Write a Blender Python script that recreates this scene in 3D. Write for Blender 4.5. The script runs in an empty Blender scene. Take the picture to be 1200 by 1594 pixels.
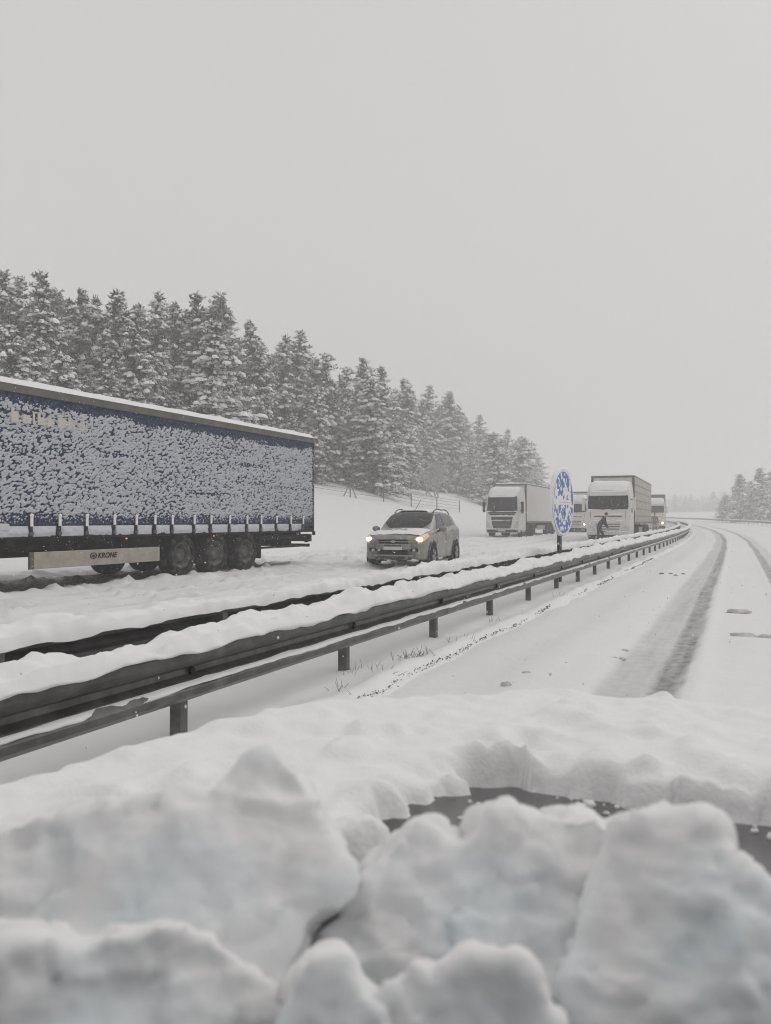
import bpy, bmesh, math, random
import numpy as np
from mathutils import Vector, Matrix
R = math.radians
random.seed(7)
rng = np.random.default_rng(7)
scene = bpy.context.scene
COL = scene.collection

# ------------------------------------------------------------------ camera
YAW = R(23.56)                 # the phone looks this far left of the road's direction
CAMZ = 1.30
HOR = 809.0                    # the horizon's row in the photograph
FPX = 1250.0                   # focal length in pixels of the 1200 x 1594 photograph
cam_d = bpy.data.cameras.new('camera')
cam = bpy.data.objects.new('camera', cam_d)
COL.objects.link(cam)
cam_d.sensor_fit = 'VERTICAL'
cam_d.sensor_height = 36.0
cam_d.lens = FPX / 1594 * 36.0
cam_d.clip_start = 0.02
cam_d.clip_end = 4000
cam_d.dof.use_dof = True
cam_d.dof.focus_distance = 22.0
cam_d.dof.aperture_fstop = 7.5
cam.location = (0, 0, CAMZ)
cam.rotation_euler = (R(90) + math.atan((HOR - 797) / FPX), 0, YAW)
scene.camera = cam

# ------------------------------------------------------------------ sky, sun, exposure
SUN_EL, SUN_AZ = R(48), R(35)
world = bpy.data.worlds.new('World')
scene.world = world
world.use_nodes = True
wn, wl = world.node_tree.nodes, world.node_tree.links
wn.clear()
w_out = wn.new('ShaderNodeOutputWorld')
w_bg = wn.new('ShaderNodeBackground')
w_sky = wn.new('ShaderNodeTexSky')
w_sky.sky_type = 'NISHITA'
w_sky.sun_disc = False
w_sky.sun_elevation = SUN_EL
w_sky.sun_rotation = SUN_AZ
w_sky.air_density = 1.0
w_sky.dust_density = 6.0
w_hs = wn.new('ShaderNodeHueSaturation')
w_hs.inputs['Saturation'].default_value = 0.0
w_mix = wn.new('ShaderNodeMix')
w_mix.data_type = 'RGBA'
w_mix.inputs['Factor'].default_value = 0.90          # the cloud deck evens the sky out
w_mix.inputs[7].default_value = (6.42, 6.29, 6.27, 1)
wl.new(w_sky.outputs[0], w_hs.inputs['Color'])
wl.new(w_hs.outputs[0], w_mix.inputs[6])
wl.new(w_mix.outputs[2], w_bg.inputs['Color'])
w_bg.inputs['Strength'].default_value = 0.10
wl.new(w_bg.outputs[0], w_out.inputs['Surface'])

sun_d = bpy.data.lights.new('sun', 'SUN')
sun = bpy.data.objects.new('sun', sun_d)
COL.objects.link(sun)
sun_d.energy = 0.6
sun_d.angle = R(40)
sun_d.color = (1.0, 0.97, 0.93)
sun.rotation_euler = (R(90) - SUN_EL, 0, -SUN_AZ + R(180))

scene.view_settings.view_transform = 'Standard'
scene.view_settings.look = 'None'
scene.view_settings.exposure = 0.0
scene.view_settings.gamma = 1.0
scene.render.engine = 'CYCLES'
cy = scene.cycles
cy.use_denoising = True
cy.max_bounces = 10
cy.diffuse_bounces = 6
cy.glossy_bounces = 3
cy.transmission_bounces = 4
cy.volume_bounces = 5
cy.transparent_max_bounces = 8
cy.pixel_filter_type = 'BLACKMAN_HARRIS'
cy.filter_width = 1.15
cy.caustics_reflective = False
cy.caustics_refractive = False

# ------------------------------------------------------------------ helpers
CT, ST = math.cos(YAW), math.sin(YAW)
def at(px, py, z):
    """world point that stands z metres deep where the photograph shows (px, py)"""
    X = (px - 600) / FPX * z
    h = CAMZ + (HOR - py) / FPX * z
    return Vector((X * CT - z * ST, z * CT + X * ST, h))

def _hash(ix, iy, iz, seed):
    n = (ix * 374761393 + iy * 668265263 + iz * 2147483647 + seed * 974711) & 0xffffffff
    n = ((n ^ (n >> 13)) * 1274126177) & 0xffffffff
    n = ((n ^ (n >> 16)) * 2246822519) & 0xffffffff
    return ((n ^ (n >> 15)) & 0xffffff) / float(0xffffff)

def noise(x, y, z=0.0, seed=0):
    x, y, z = np.broadcast_arrays(np.asarray(x, float), np.asarray(y, float), np.asarray(z, float))
    fx, fy, fz = np.floor(x), np.floor(y), np.floor(z)
    ix, iy, iz = fx.astype(np.int64), fy.astype(np.int64), fz.astype(np.int64)
    tx, ty, tz = x - fx, y - fy, z - fz
    tx = tx * tx * tx * (tx * (tx * 6 - 15) + 10); ty = ty * ty * ty * (ty * (ty * 6 - 15) + 10); tz = tz * tz * tz * (tz * (tz * 6 - 15) + 10)
    def c(a, b, d): return _hash(ix + a, iy + b, iz + d, seed)
    def lx(b, d): return c(0, b, d) * (1 - tx) + c(1, b, d) * tx
    def ly(d): return lx(0, d) * (1 - ty) + lx(1, d) * ty
    return (ly(0) * (1 - tz) + ly(1) * tz) * 2 - 1

def fbm(x, y, z=0.0, oct=4, seed=0, gain=0.5):
    a, t, s = 1.0, 0.0, 0.0
    for o in range(oct):
        t = t + a * noise(np.asarray(x) * 2 ** o, np.asarray(y) * 2 ** o, np.asarray(z) * 2 ** o, seed + o * 17)
        s += a; a *= gain
    return t / s

def sstep(a, b, x):
    t = np.clip((np.asarray(x, float) - a) / (b - a), 0, 1)
    return t * t * (3 - 2 * t)

# ------------------------------------------------------------------ materials
MATS = {}
def mat(name, col, rough=0.6, metal=0.0, emit=None, estr=0.0, var=0.0, vscale=8.0, bump=0.0, bscale=40.0, spec=None, col2=None, thr=None, coord='Object', sss=0.0, coat=0.0):
    m = bpy.data.materials.new(name)
    m.use_nodes = True
    nt = m.node_tree; n, l = nt.nodes, nt.links
    b = n['Principled BSDF']
    b.inputs['Base Color'].default_value = (*col, 1)
    b.inputs['Roughness'].default_value = rough
    b.inputs['Metallic'].default_value = metal
    if spec is not None: b.inputs['Specular IOR Level'].default_value = spec
    if coat: b.inputs['Coat Weight'].default_value = coat
    if emit is not None:
        b.inputs['Emission Color'].default_value = (*emit, 1)
        b.inputs['Emission Strength'].default_value = estr
    if sss:
        b.inputs['Subsurface Weight'].default_value = sss
        b.inputs['Subsurface Radius'].default_value = (0.6, 0.9, 1.0)
        b.inputs['Subsurface Scale'].default_value = 0.02
    tc = n.new('ShaderNodeTexCoord')
    if var or col2:
        nz = n.new('ShaderNodeTexNoise'); nz.inputs['Scale'].default_value = vscale
        nz.inputs['Detail'].default_value = 6; nz.inputs['Roughness'].default_value = 0.6
        l.new(tc.outputs[coord], nz.inputs['Vector'])
        rp = n.new('ShaderNodeValToRGB')
        if thr is None: lo, hi = 0.25, 0.75
        else: lo, hi = thr
        rp.color_ramp.elements[0].position = lo; rp.color_ramp.elements[1].position = hi
        if col2 is None:
            rp.color_ramp.elements[0].color = (*[max(0, c * (1 - var)) for c in col], 1)
            rp.color_ramp.elements[1].color = (*[min(1, c * (1 + var)) for c in col], 1)
        else:
            rp.color_ramp.elements[0].color = (*col, 1); rp.color_ramp.elements[1].color = (*col2, 1)
        l.new(nz.outputs['Fac'], rp.inputs['Fac'])
        l.new(rp.outputs['Color'], b.inputs['Base Color'])
    if bump:
        n2 = n.new('ShaderNodeTexNoise'); n2.inputs['Scale'].default_value = bscale; n2.inputs['Detail'].default_value = 5
        l.new(tc.outputs[coord], n2.inputs['Vector'])
        bp = n.new('ShaderNodeBump'); bp.inputs['Strength'].default_value = bump; bp.inputs['Distance'].default_value = 0.02
        l.new(n2.outputs['Fac'], bp.inputs['Height']); l.new(bp.outputs['Normal'], b.inputs['Normal'])
    MATS[name] = m
    return m

SNOW_C = (0.84, 0.835, 0.835)
mat('snow', SNOW_C, 0.75, var=0.03, vscale=3, bump=0.25, bscale=30, spec=0.2)
mat('snow_fine', SNOW_C, 0.75, spec=0.2, bump=0.18, bscale=150)
mat('snow_chunk', (0.80, 0.795, 0.795), 0.6, spec=0.25, col2=(0.69, 0.745, 0.77), vscale=6, thr=(0.48, 0.68), bump=0.08, bscale=70, sss=0.25)
mat('snow_tree', (0.86, 0.86, 0.86), 0.8, spec=0.1)
mat('crust', (0.57, 0.585, 0.625), 0.8, spec=0.1)
mat('needles', (0.032, 0.040, 0.033), 0.8, spec=0.1, var=0.4, vscale=1.2)
mat('needles_frost', (0.33, 0.335, 0.33), 0.8, spec=0.1, var=0.4, vscale=1.5)
mat('bark', (0.10, 0.075, 0.06), 0.9, var=0.5, vscale=3)
mat('twig', (0.20, 0.18, 0.17), 0.9, col2=(0.7, 0.7, 0.7), vscale=5, thr=(0.4, 0.6))
mat('steel', (0.075, 0.073, 0.073), 0.36, metal=0.4, col2=(0.17, 0.168, 0.166), vscale=7, thr=(0.42, 0.8), bump=0.08, bscale=30)
mat('steel_post', (0.16, 0.155, 0.15), 0.5, metal=0.35, col2=(0.05, 0.047, 0.045), vscale=9, thr=(0.4, 0.7))
mat('black', (0.013, 0.013, 0.014), 0.6, var=0.3, vscale=6, spec=0.2)
mat('underbody', (0.010, 0.0095, 0.0095), 0.8, col2=(0.06, 0.057, 0.052), vscale=5, thr=(0.5, 0.8), spec=0.1)
mat('tyre', (0.012, 0.012, 0.012), 0.85, col2=(0.13, 0.13, 0.13), vscale=7, thr=(0.52, 0.80), spec=0.15)
mat('rim', (0.30, 0.29, 0.28), 0.4, metal=0.6, var=0.3, vscale=9)
mat('rim_dirty', (0.06, 0.058, 0.055), 0.6, metal=0.3, col2=(0.2, 0.2, 0.2), vscale=6, thr=(0.45, 0.75))
mat('blue_tarp', (0.014, 0.025, 0.055), 0.75, col2=(0.10, 0.125, 0.18), vscale=16, thr=(0.42, 0.72), spec=0.15)
mat('tarp_print', (0.56, 0.53, 0.47), 0.6)
mat('alu', (0.42, 0.39, 0.34), 0.5, metal=0.25, col2=(0.30, 0.27, 0.23), vscale=4, thr=(0.35, 0.7), bump=0.1, bscale=25)
mat('alu_dark', (0.12, 0.115, 0.10), 0.5, metal=0.3, var=0.3, vscale=3)
mat('white_paint', (0.66, 0.65, 0.63), 0.35, var=0.06, vscale=2)
mat('cream_paint', (0.66, 0.645, 0.615), 0.4, var=0.08, vscale=2)
mat('grey_tarp', (0.33, 0.315, 0.28), 0.6, col2=(0.48, 0.465, 0.44), vscale=2.5, thr=(0.35, 0.7))
mat('white_box', (0.62, 0.61, 0.60), 0.45, var=0.04, vscale=1)
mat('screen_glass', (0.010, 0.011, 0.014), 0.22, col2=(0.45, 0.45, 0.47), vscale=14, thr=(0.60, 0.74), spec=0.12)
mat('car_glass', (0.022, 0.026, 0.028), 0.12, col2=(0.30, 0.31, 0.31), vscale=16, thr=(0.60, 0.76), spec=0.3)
mat('suv_paint', (0.25, 0.24, 0.222), 0.38, metal=0.3, col2=(0.46, 0.445, 0.42), vscale=7, thr=(0.48, 0.76), coat=0.25)
mat('suv_cladding', (0.035, 0.034, 0.033), 0.7, col2=(0.5, 0.5, 0.5), vscale=9, thr=(0.52, 0.72))
mat('chrome', (0.45, 0.45, 0.45), 0.25, metal=0.8)
mat('plate', (0.62, 0.61, 0.60), 0.5)
mat('head_lit', (0.9, 0.88, 0.8), 0.3, emit=(1.0, 0.86, 0.62), estr=6.0)
mat('head_rim', (0.55, 0.40, 0.25), 0.3, emit=(1.0, 0.55, 0.2), estr=0.25)
mat('head_off', (0.55, 0.55, 0.55), 0.15, metal=0.3)
mat('amber', (0.6, 0.25, 0.05), 0.3, emit=(1.0, 0.45, 0.08), estr=0.5)
mat('amber_lit', (0.9, 0.5, 0.2), 0.3, emit=(1.0, 0.55, 0.25), estr=22.0)
mat('red_lamp', (0.35, 0.03, 0.02), 0.3)
mat('sign_blue', (0.06, 0.15, 0.42), 0.4)
mat('sign_white', (0.75, 0.77, 0.78), 0.4)
mat('sign_back', (0.34, 0.35, 0.34), 0.5, metal=0.2)
mat('post_dark', (0.04, 0.037, 0.035), 0.6, col2=(0.72, 0.72, 0.72), vscale=11, thr=(0.58, 0.66))
mat('car_black', (0.022, 0.021, 0.022), 0.28, bump=0.15, bscale=300, coat=0.5, col2=(0.05, 0.05, 0.05), vscale=60, thr=(0.5, 0.8))
mat('jacket', (0.018, 0.018, 0.020), 0.8, var=0.3, vscale=6)
mat('trousers', (0.025, 0.025, 0.028), 0.85)
mat('skin', (0.45, 0.28, 0.21), 0.55)
mat('hair', (0.02, 0.016, 0.013), 0.8)
mat('grey_coat', (0.16, 0.16, 0.17), 0.8, var=0.3, vscale=5)
mat('dry_grass', (0.15, 0.13, 0.10), 0.9)
mat('gravel', (0.17, 0.16, 0.145), 0.95)
mat('wire', (0.13, 0.12, 0.11), 0.6, metal=0.3)
mat('wood_post', (0.13, 0.11, 0.09), 0.9)

def road_mat(name, base, track, tex_scale):
    """snow whose packed, slushy wheel tracks follow the mesh attribute 'track'"""
    m = bpy.data.materials.new(name); m.use_nodes = True
    n, l = m.node_tree.nodes, m.node_tree.links
    b = n['Principled BSDF']; b.inputs['Roughness'].default_value = 0.7; b.inputs['Specular IOR Level'].default_value = 0.2
    at_ = n.new('ShaderNodeAttribute'); at_.attribute_name = 'track'
    tc = n.new('ShaderNodeTexCoord')
    nz = n.new('ShaderNodeTexNoise'); nz.inputs['Scale'].default_value = tex_scale; nz.inputs['Detail'].default_value = 7; nz.inputs['Roughness'].default_value = 0.65
    l.new(tc.outputs['Object'], nz.inputs['Vector'])
    mr = n.new('ShaderNodeMapRange'); mr.inputs[1].default_value = 0.3; mr.inputs[2].default_value = 0.7; mr.inputs[3].default_value = 0.65; mr.inputs[4].default_value = 1.15
    l.new(nz.outputs['Fac'], mr.inputs[0])
    mu = n.new('ShaderNodeMath'); mu.operation = 'MULTIPLY'; mu.use_clamp = True
    l.new(at_.outputs['Fac'], mu.inputs[0]); l.new(mr.outputs[0], mu.inputs[1])
    mx = n.new('ShaderNodeMix'); mx.data_type = 'RGBA'
    mx.inputs[6].default_value = (*base, 1); mx.inputs[7].default_value = (*track, 1)
    l.new(mu.outputs[0], mx.inputs['Factor']); l.new(mx.outputs[2], b.inputs['Base Color'])
    n2 = n.new('ShaderNodeTexNoise'); n2.inputs['Scale'].default_value = 14; n2.inputs['Detail'].default_value = 6
    l.new(tc.outputs['Object'], n2.inputs['Vector'])
    bp = n.new('ShaderNodeBump'); bp.inputs['Strength'].default_value = 0.28; bp.inputs['Distance'].default_value = 0.03
    l.new(n2.outputs['Fac'], bp.inputs['Height']); l.new(bp.outputs['Normal'], b.inputs['Normal'])
    MATS[name] = m
road_mat('road_snow', (0.80, 0.795, 0.79), (0.10, 0.095, 0.09), 9)

# ------------------------------------------------------------------ object helpers
def link(o, parent=None):
    COL.objects.link(o)
    if parent is not None: o.parent = parent
    return o

def mesh_obj(name, verts, faces, material, parent=None, smooth=False, mats=None, midx=None):
    me = bpy.data.meshes.new(name)
    me.from_pydata([tuple(v) for v in verts], [], [tuple(f) for f in faces])
    for mm in (mats or [material]): me.materials.append(MATS[mm])
    if midx is not None: me.polygons.foreach_set('material_index', np.asarray(midx, np.int32))
    if smooth: me.polygons.foreach_set('use_smooth', np.ones(len(me.polygons), bool))
    me.update()
    return link(bpy.data.objects.new(name, me), parent)

def grid_obj(name, P, material, parent=None, smooth=True, close_u=False, attr=None, flip=False, extra_faces=None):
    """P: (nu, nv, 3) array of points"""
    nu, nv = P.shape[:2]
    V = P.reshape(-1, 3)
    I = np.arange(nu * nv).reshape(nu, nv)
    if close_u: I = np.vstack([I, I[:1]])
    a, b, c, d = I[:-1, :-1], I[1:, :-1], I[1:, 1:], I[:-1, 1:]
    F = np.stack([a, d, c, b] if flip else [a, b, c, d], -1).reshape(-1, 4)
    me = bpy.data.meshes.new(name)
    me.vertices.add(len(V)); me.vertices.foreach_set('co', V.astype(np.float32).ravel())
    me.loops.add(F.size); me.loops.foreach_set('vertex_index', F.astype(np.int32).ravel())
    me.polygons.add(len(F)); me.polygons.foreach_set('loop_start', np.arange(0, F.size, 4, dtype=np.int32))
    me.polygons.foreach_set('loop_total', np.full(len(F), 4, np.int32))
    me.polygons.foreach_set('use_smooth', np.full(len(F), smooth, bool))
    me.materials.append(MATS[material])
    if attr is not None:
        A = me.attributes.new(attr[0], 'FLOAT', 'POINT'); A.data.foreach_set('value', attr[1].astype(np.float32).ravel())
    me.update(calc_edges=True); me.validate()
    return link(bpy.data.objects.new(name, me), parent)

class MB:
    """collects simple solids and links them as one mesh"""
    def __init__(s): s.v, s.f = [], []
    def add(s, v, f):
        o = len(s.v); s.v += [tuple(p) for p in v]; s.f += [tuple(i + o for i in q) for q in f]; return s
    def box(s, x0, x1, y0, y1, z0, z1):
        v = [(x, y, z) for z in (z0, z1) for y in (y0, y1) for x in (x0, x1)]
        return s.add(v, [(0, 2, 3, 1), (4, 5, 7, 6), (0, 1, 5, 4), (2, 6, 7, 3), (0, 4, 6, 2), (1, 3, 7, 5)])
    def bar(s, a, b, r=0.02, n=6, r2=None):
        a, b = Vector(a), Vector(b); d = (b - a).normalized()
        u = d.orthogonal().normalized(); w = d.cross(u); r2 = r if r2 is None else r2
        v = [a + (u * math.cos(t) + w * math.sin(t)) * r for t in [2 * math.pi * k / n for k in range(n)]]
        v += [b + (u * math.cos(t) + w * math.sin(t)) * r2 for t in [2 * math.pi * k / n for k in range(n)]]
        return s.add(v, [(k, (k + 1) % n, n + (k + 1) % n, n + k) for k in range(n)] + [tuple(range(n - 1, -1, -1)), tuple(range(n, 2 * n))])
    def tube(s, pts, r, n=6):
        for a, b in zip(pts[:-1], pts[1:]): s.bar(a, b, r, n)
        return s
    def lathe_x(s, prof, n=28, cx=0, cy=0, cz=0):
        """profile of (x, radius) turned about the X axis"""
        v = [(cx + x, cy + r * math.cos(2 * math.pi * k / n), cz + r * math.sin(2 * math.pi * k / n)) for x, r in prof for k in range(n)]
        m = len(prof)
        f = [(i * n + k, i * n + (k + 1) % n, (i + 1) * n + (k + 1) % n, (i + 1) * n + k) for i in range(m - 1) for k in range(n)]
        return s.add(v, f)
    def ell(s, c, rx, ry, rz, nu=10, nv=7):
        v = []; f = []
        for i in range(nv + 1):
            p = math.pi * i / nv
            for k in range(nu):
                t = 2 * math.pi * k / nu
                v.append((c[0] + rx * math.sin(p) * math.cos(t), c[1] + ry * math.sin(p) * math.sin(t), c[2] + rz * math.cos(p)))
        for i in range(nv):
            for k in range(nu): f.append((i * nu + k, (i + 1) * nu + k, (i + 1) * nu + (k + 1) % nu, i * nu + (k + 1) % nu))
        return s.add(v, f)
    def build(s, name, m, parent=None, smooth=False, bevel=0):
        o = mesh_obj(name, s.v, s.f, m, parent, smooth)
        if bevel:
            b = o.modifiers.new('bevel', 'BEVEL'); b.width = bevel; b.segments = 2; b.limit_method = 'ANGLE'
        return o

def tag(o, label=None, cat=None, group=None, kind=None):
    if label: o['label'] = label
    if cat: o['category'] = cat
    if group: o['group'] = group
    if kind: o['kind'] = kind
    return o

def empty(name, loc, rz=0.0):
    o = bpy.data.objects.new(name, None); COL.objects.link(o)
    o.location = loc; o.rotation_euler = (0, 0, rz); o.empty_display_size = 0.2
    return o

def copy_tree(o, parent=None):
    c = o.copy(); COL.objects.link(c); c.parent = parent
    for ch in list(o.children): copy_tree(ch, c)
    return c

# ------------------------------------------------------------------ the road's course and the terrain
DS = 0.5
_s = np.arange(-80, 620, DS)
_k = np.where(_s < 30, 0, np.clip((_s - 30) / 10, 0, 1) / 820.0)
_k = np.where(_s > 90, 1 / 820.0 + np.clip((_s - 90) / 60, 0, 1) * (1 / 480.0 - 1 / 820.0), _k)
_k = np.where(_s > 330, 0, _k)
_psi = np.cumsum(_k) * DS
_i0 = int(round(80 / DS))
_cx = np.cumsum(-np.sin(_psi)) * DS; _cx -= _cx[_i0]
_cy = np.cumsum(np.cos(_psi)) * DS; _cy -= _cy[_i0]

def grade(s):
    s = np.clip(np.asarray(s, float), 0, 300)
    return 2.8e-5 * s * s

def W(s, r, h=0.0):
    """road coordinates: s metres along, r metres to the right, h above the road's grade"""
    s = np.asarray(s, float); r = np.asarray(r, float)
    x = np.interp(s, _s, _cx); y = np.interp(s, _s, _cy); p = np.interp(s, _s, _psi)
    return np.stack(np.broadcast_arrays(x + r * np.cos(p), y + r * np.sin(p), grade(s) + h), -1)

def inv(x, y):
    best = (1e9, 0, 0)
    d = (_cx - x) ** 2 + (_cy - y) ** 2
    i = int(np.argmin(d)); p = _psi[i]
    r = (x - _cx[i]) * math.cos(p) + (y - _cy[i]) * math.sin(p)
    return float(_s[i]), float(r)

def fall(r): return -0.12 * sstep(-3.6, -6.5, r)
def land(s, r):
    """height of the open ground over the road's grade"""
    s = np.asarray(s, float); r = np.asarray(r, float)
    L = 5.0 * sstep(-16.5, -37, r) + np.clip(-37 - r, 0, 60) * 0.14
    Rr = 0.5 * sstep(9, 16, r) + np.clip(r - 16, 0, 60) * 0.03
    far = sstep(14, 20, np.abs(r + 3))
    n = fbm(s / 9, r / 9, 0, 4, 3) * 0.28 * far + fbm(s / 1.7, r / 1.7, 0, 3, 5) * 0.035
    ridge = 0.16 * np.exp(-((r + 16.3) / 0.5) ** 2) * (0.7 + 0.5 * fbm(s / 1.2, r, 0, 3, 9))
    on_road = ((r > -15.6) & (r < -3.3)) | ((r > -2.3) & (r < 8.6))
    dip = -0.35 * on_road
    return L + Rr + n + ridge + dip + 0.02 + fall(r)

def land_z(x, y):
    s, r = inv(x, y)
    return float(grade(s) + land(s, r))

def axis(parts):
    out = []
    for a, b, d in parts: out.append(np.arange(a, b, d))
    return np.concatenate(out + [[parts[-1][1]]])

# open ground to the horizon
sa = axis([(-70, 0, 4), (0, 60, 0.5), (60, 130, 0.9), (130, 260, 3), (260, 600, 15)])
ra = axis([(-420, -120, 20), (-120, -50, 3), (-50, -15.2, 0.4), (-15.2, -15.1, 0.05), (-15.1, -3.9, 3.7), (-3.9, -2.3, 0.2), (-2.3, 8.4, 3.5), (8.4, 20, 0.4), (20, 60, 3), (60, 500, 20)])
S, RR = np.meshgrid(sa, ra, indexing='ij')
tag(grid_obj('ground', W(S, RR, land(S, RR)), 'snow', flip=True), kind='structure')

# our carriageway, with the tracks of one car
sa = axis([(-12, 3, 0.5), (3, 12, 0.05), (12, 25, 0.09), (25, 60, 0.3), (60, 130, 0.8), (130, 300, 3), (300, 480, 15)])
ra = axis([(-2.55, 1.6, 0.04), (1.6, 8.55, 0.25)])
S, RR = np.meshgrid(sa, ra, indexing='ij')
wob = 0.05 * fbm(S / 6, 0, 0, 2, 31)
ed = 0.018 * fbm(S / 0.35, RR * 3, 0, 3, 32)
def band(a, b, soft=0.05): return sstep(a - soft, a + soft, RR + wob + ed) * (1 - sstep(b - soft, b + soft, RR + wob + ed))
dark = band(-0.56, -0.35, 0.035) * (0.64 + 0.15 * fbm(S * 6, RR * 14, 0, 3, 33) + 0.2 * fbm(S * 0.6, RR * 42, 0, 2, 37))
pale = band(-0.93, -0.57, 0.06) * (0.30 + 0.08 * fbm(S * 2, RR * 9, 0, 3, 34) + 0.08 * fbm(S * 0.5, RR * 36, 0, 2, 38))
dark2 = band(0.62, 0.84, 0.03) * (0.55 + 0.3 * fbm(S * 9, RR * 9, 0, 3, 35))
pale2 = band(0.84, 1.15, 0.09) * (0.2 + 0.1 * fbm(S * 2, RR * 5, 0, 3, 36))
old = 0.05 * np.clip(fbm(S / 2.2, RR / 0.35, 0, 4, 39) - 0.05, 0, 1) + band(-2.0, -1.6, 0.15) * 0.05 + band(2.6, 3.0, 0.15) * 0.06 + band(4.2, 4.6, 0.15) * 0.06
trk = np.clip(dark + pale + dark2 + pale2 + old, 0, 1) * sstep(-12, 0, S)
tread = 0.004 * np.sin(S * 2 * math.pi / 0.14) * band(-0.56, -0.34) * np.exp(-S / 14)
H = 0.045 + 0.018 * fbm(S / 0.8, RR / 0.8, 0, 4, 41) + 0.02 * fbm(S / 4, RR / 1.5, 0, 2, 42) - 0.035 * np.clip(dark + dark2, 0, 1) - 0.02 * np.clip(pale + pale2, 0, 1) / 0.25 + tread
H = H + 0.02 * np.exp(-((RR + 0.28) / 0.05) ** 2) + 0.015 * np.exp(-((RR - 0.56) / 0.05) ** 2)
H = H - 0.03 * band(-2.0, -1.6, 0.2) - 0.12 * sstep(8.2, 8.55, RR) - 0.03 * sstep(-2.42, -2.55, RR)
tag(grid_obj('road', W(S, RR, H), 'road_snow', attr=('track', trk), flip=True), kind='structure')

# the oncoming carriageway: churned slush, ruts
sa = axis([(-12, 2, 0.6), (2, 32, 0.1), (32, 70, 0.22), (70, 130, 0.9), (130, 300, 4), (300, 480, 20)])
ra = axis([(-15.9, -3.6, 0.09)])
S, RR = np.meshgrid(sa, ra, indexing='ij')
wob = 0.25 * fbm(S / 11, 0, 0, 2, 51)
H = 0.06 + 0.045 * fbm(S / 0.6, RR / 0.6, 0, 4, 52) + 0.05 * fbm(S / 2.6, RR / 0.5, 0, 3, 53)
trk = np.zeros_like(H)
for c in (-5.9, -7.6, -9.0, -10.4, -12.0, -13.9):
    q = np.exp(-((RR + wob * 0.6 - c) / 0.22) ** 2)
    H = H - 0.07 * q + 0.03 * np.exp(-((RR + wob * 0.6 - c - 0.38) / 0.12) ** 2)
    trk = trk + q * (0.17 + 0.18 * fbm(S / 1.5, RR * 2, 0, 3, int(60 - c)))
lump = np.clip(fbm(S / 0.28, RR / 0.28, 0, 3, 66) - 0.32, 0, 1)
H = H + 0.28 * lump
trk = trk + 0.1 * np.clip(fbm(S / 0.5, RR / 0.3, 0, 3, 67), 0, 1)
# bare wet tarmac sheltered under the parked blue trailer
bx = np.abs(RR + 13.75 + (S - 16) * 0.028)
bare = (1 - sstep(0.95, 1.55, bx + 0.25 * fbm(S / 0.6, RR / 0.6, 0, 3, 68))) * sstep(6, 8, S) * (1 - sstep(21.5, 23.0, S))
trk = np.clip(trk + 0.95 * bare, 0, 1)
H = H - 0.04 * bare + 0.10 * np.exp(-((bx - 1.75) / 0.22) ** 2) * sstep(2, 8, S) * (1 - sstep(21.5, 23, S)) * (0.8 + 0.7 * fbm(S / 0.5, 0, 0, 3, 69))
H = H + 0.05 * sstep(-4.6, -4.0, RR) + fall(RR)
tag(grid_obj('oncoming_road', W(S, RR, H), 'road_snow', attr=('track', trk), flip=True), kind='structure')

# the median between the two guard rails
sa = axis([(-10, 3, 0.4), (3, 20, 0.06), (20, 60, 0.25), (60, 140, 0.8), (140, 300, 5)])
ra = axis([(-4.1, -2.15, 0.05)])
S, RR = np.meshgrid(sa, ra, indexing='ij')
e = -2.42 + 0.05 * fbm(S / 0.7, 0, 0, 3, 71)
H = 0.12 + 0.03 * fbm(S / 0.5, RR / 0.5, 0, 4, 72) + 0.03 * fbm(S / 2.2, RR, 0, 2, 73) - 0.16 * sstep(-0.02, 0.20, RR - e) + 0.02 * np.exp(-((RR - e) / 0.06) ** 2) - 0.2 * sstep(-3.95, -4.1, RR)
tag(grid_obj('median', W(S, RR, H), 'snow_fine', flip=True), kind='structure')

# crumbs of dark verge showing along the median's edge
mb = MB()
for i in range(1300):
    s = 4.2 + 22 * random.random() ** 1.5
    if fbm(s / 0.9, 3, 0, 2, 75) < -0.12 and s > 7.5: continue
    r = -2.36 + random.gauss(0, 0.018) + 0.05 * float(fbm(s / 0.7, 0, 0, 3, 71))
    p = W(s, r, 0.095 + random.uniform(-.02, .006)); q = random.uniform(0.0015, 0.0045) * (1 + s / 14)
    mb.ell(p, q * 1.5, q * random.uniform(1, 2.4), q * 0.8, 5, 3)
tag(mb.build('verge_crumbs', 'gravel'), 'dark crumbs of verge poking out of the snow along the median edge', 'gravel', kind='stuff')

# dry grass stalks in the median
mb = MB()
for cx_, cy_, n in ((550, 1052, 9), (582, 1042, 10), (625, 1030, 12), (640, 1022, 16), (662, 1018, 16), (700, 1000, 6), (725, 992, 5), (762, 968, 8), (870, 930, 7), (530, 1072, 8), (600, 1046, 7)):
    p0 = at(cx_, cy_, (CAMZ - 0.13) * FPX / (cy_ - HOR))
    for k in range(n):
        b = p0 + Vector((random.gauss(0, .05), random.gauss(0, .08), -0.02))
        t = b + Vector((random.gauss(0, .04), random.gauss(0, .04), random.uniform(.03, .10)))
        mb.bar(b, t, 0.0028, 3, 0.0010)
tag(mb.build('dry_grass', 'dry_grass'), 'dry grass stalks sticking out of the median snow', 'grass', kind='stuff')

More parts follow.
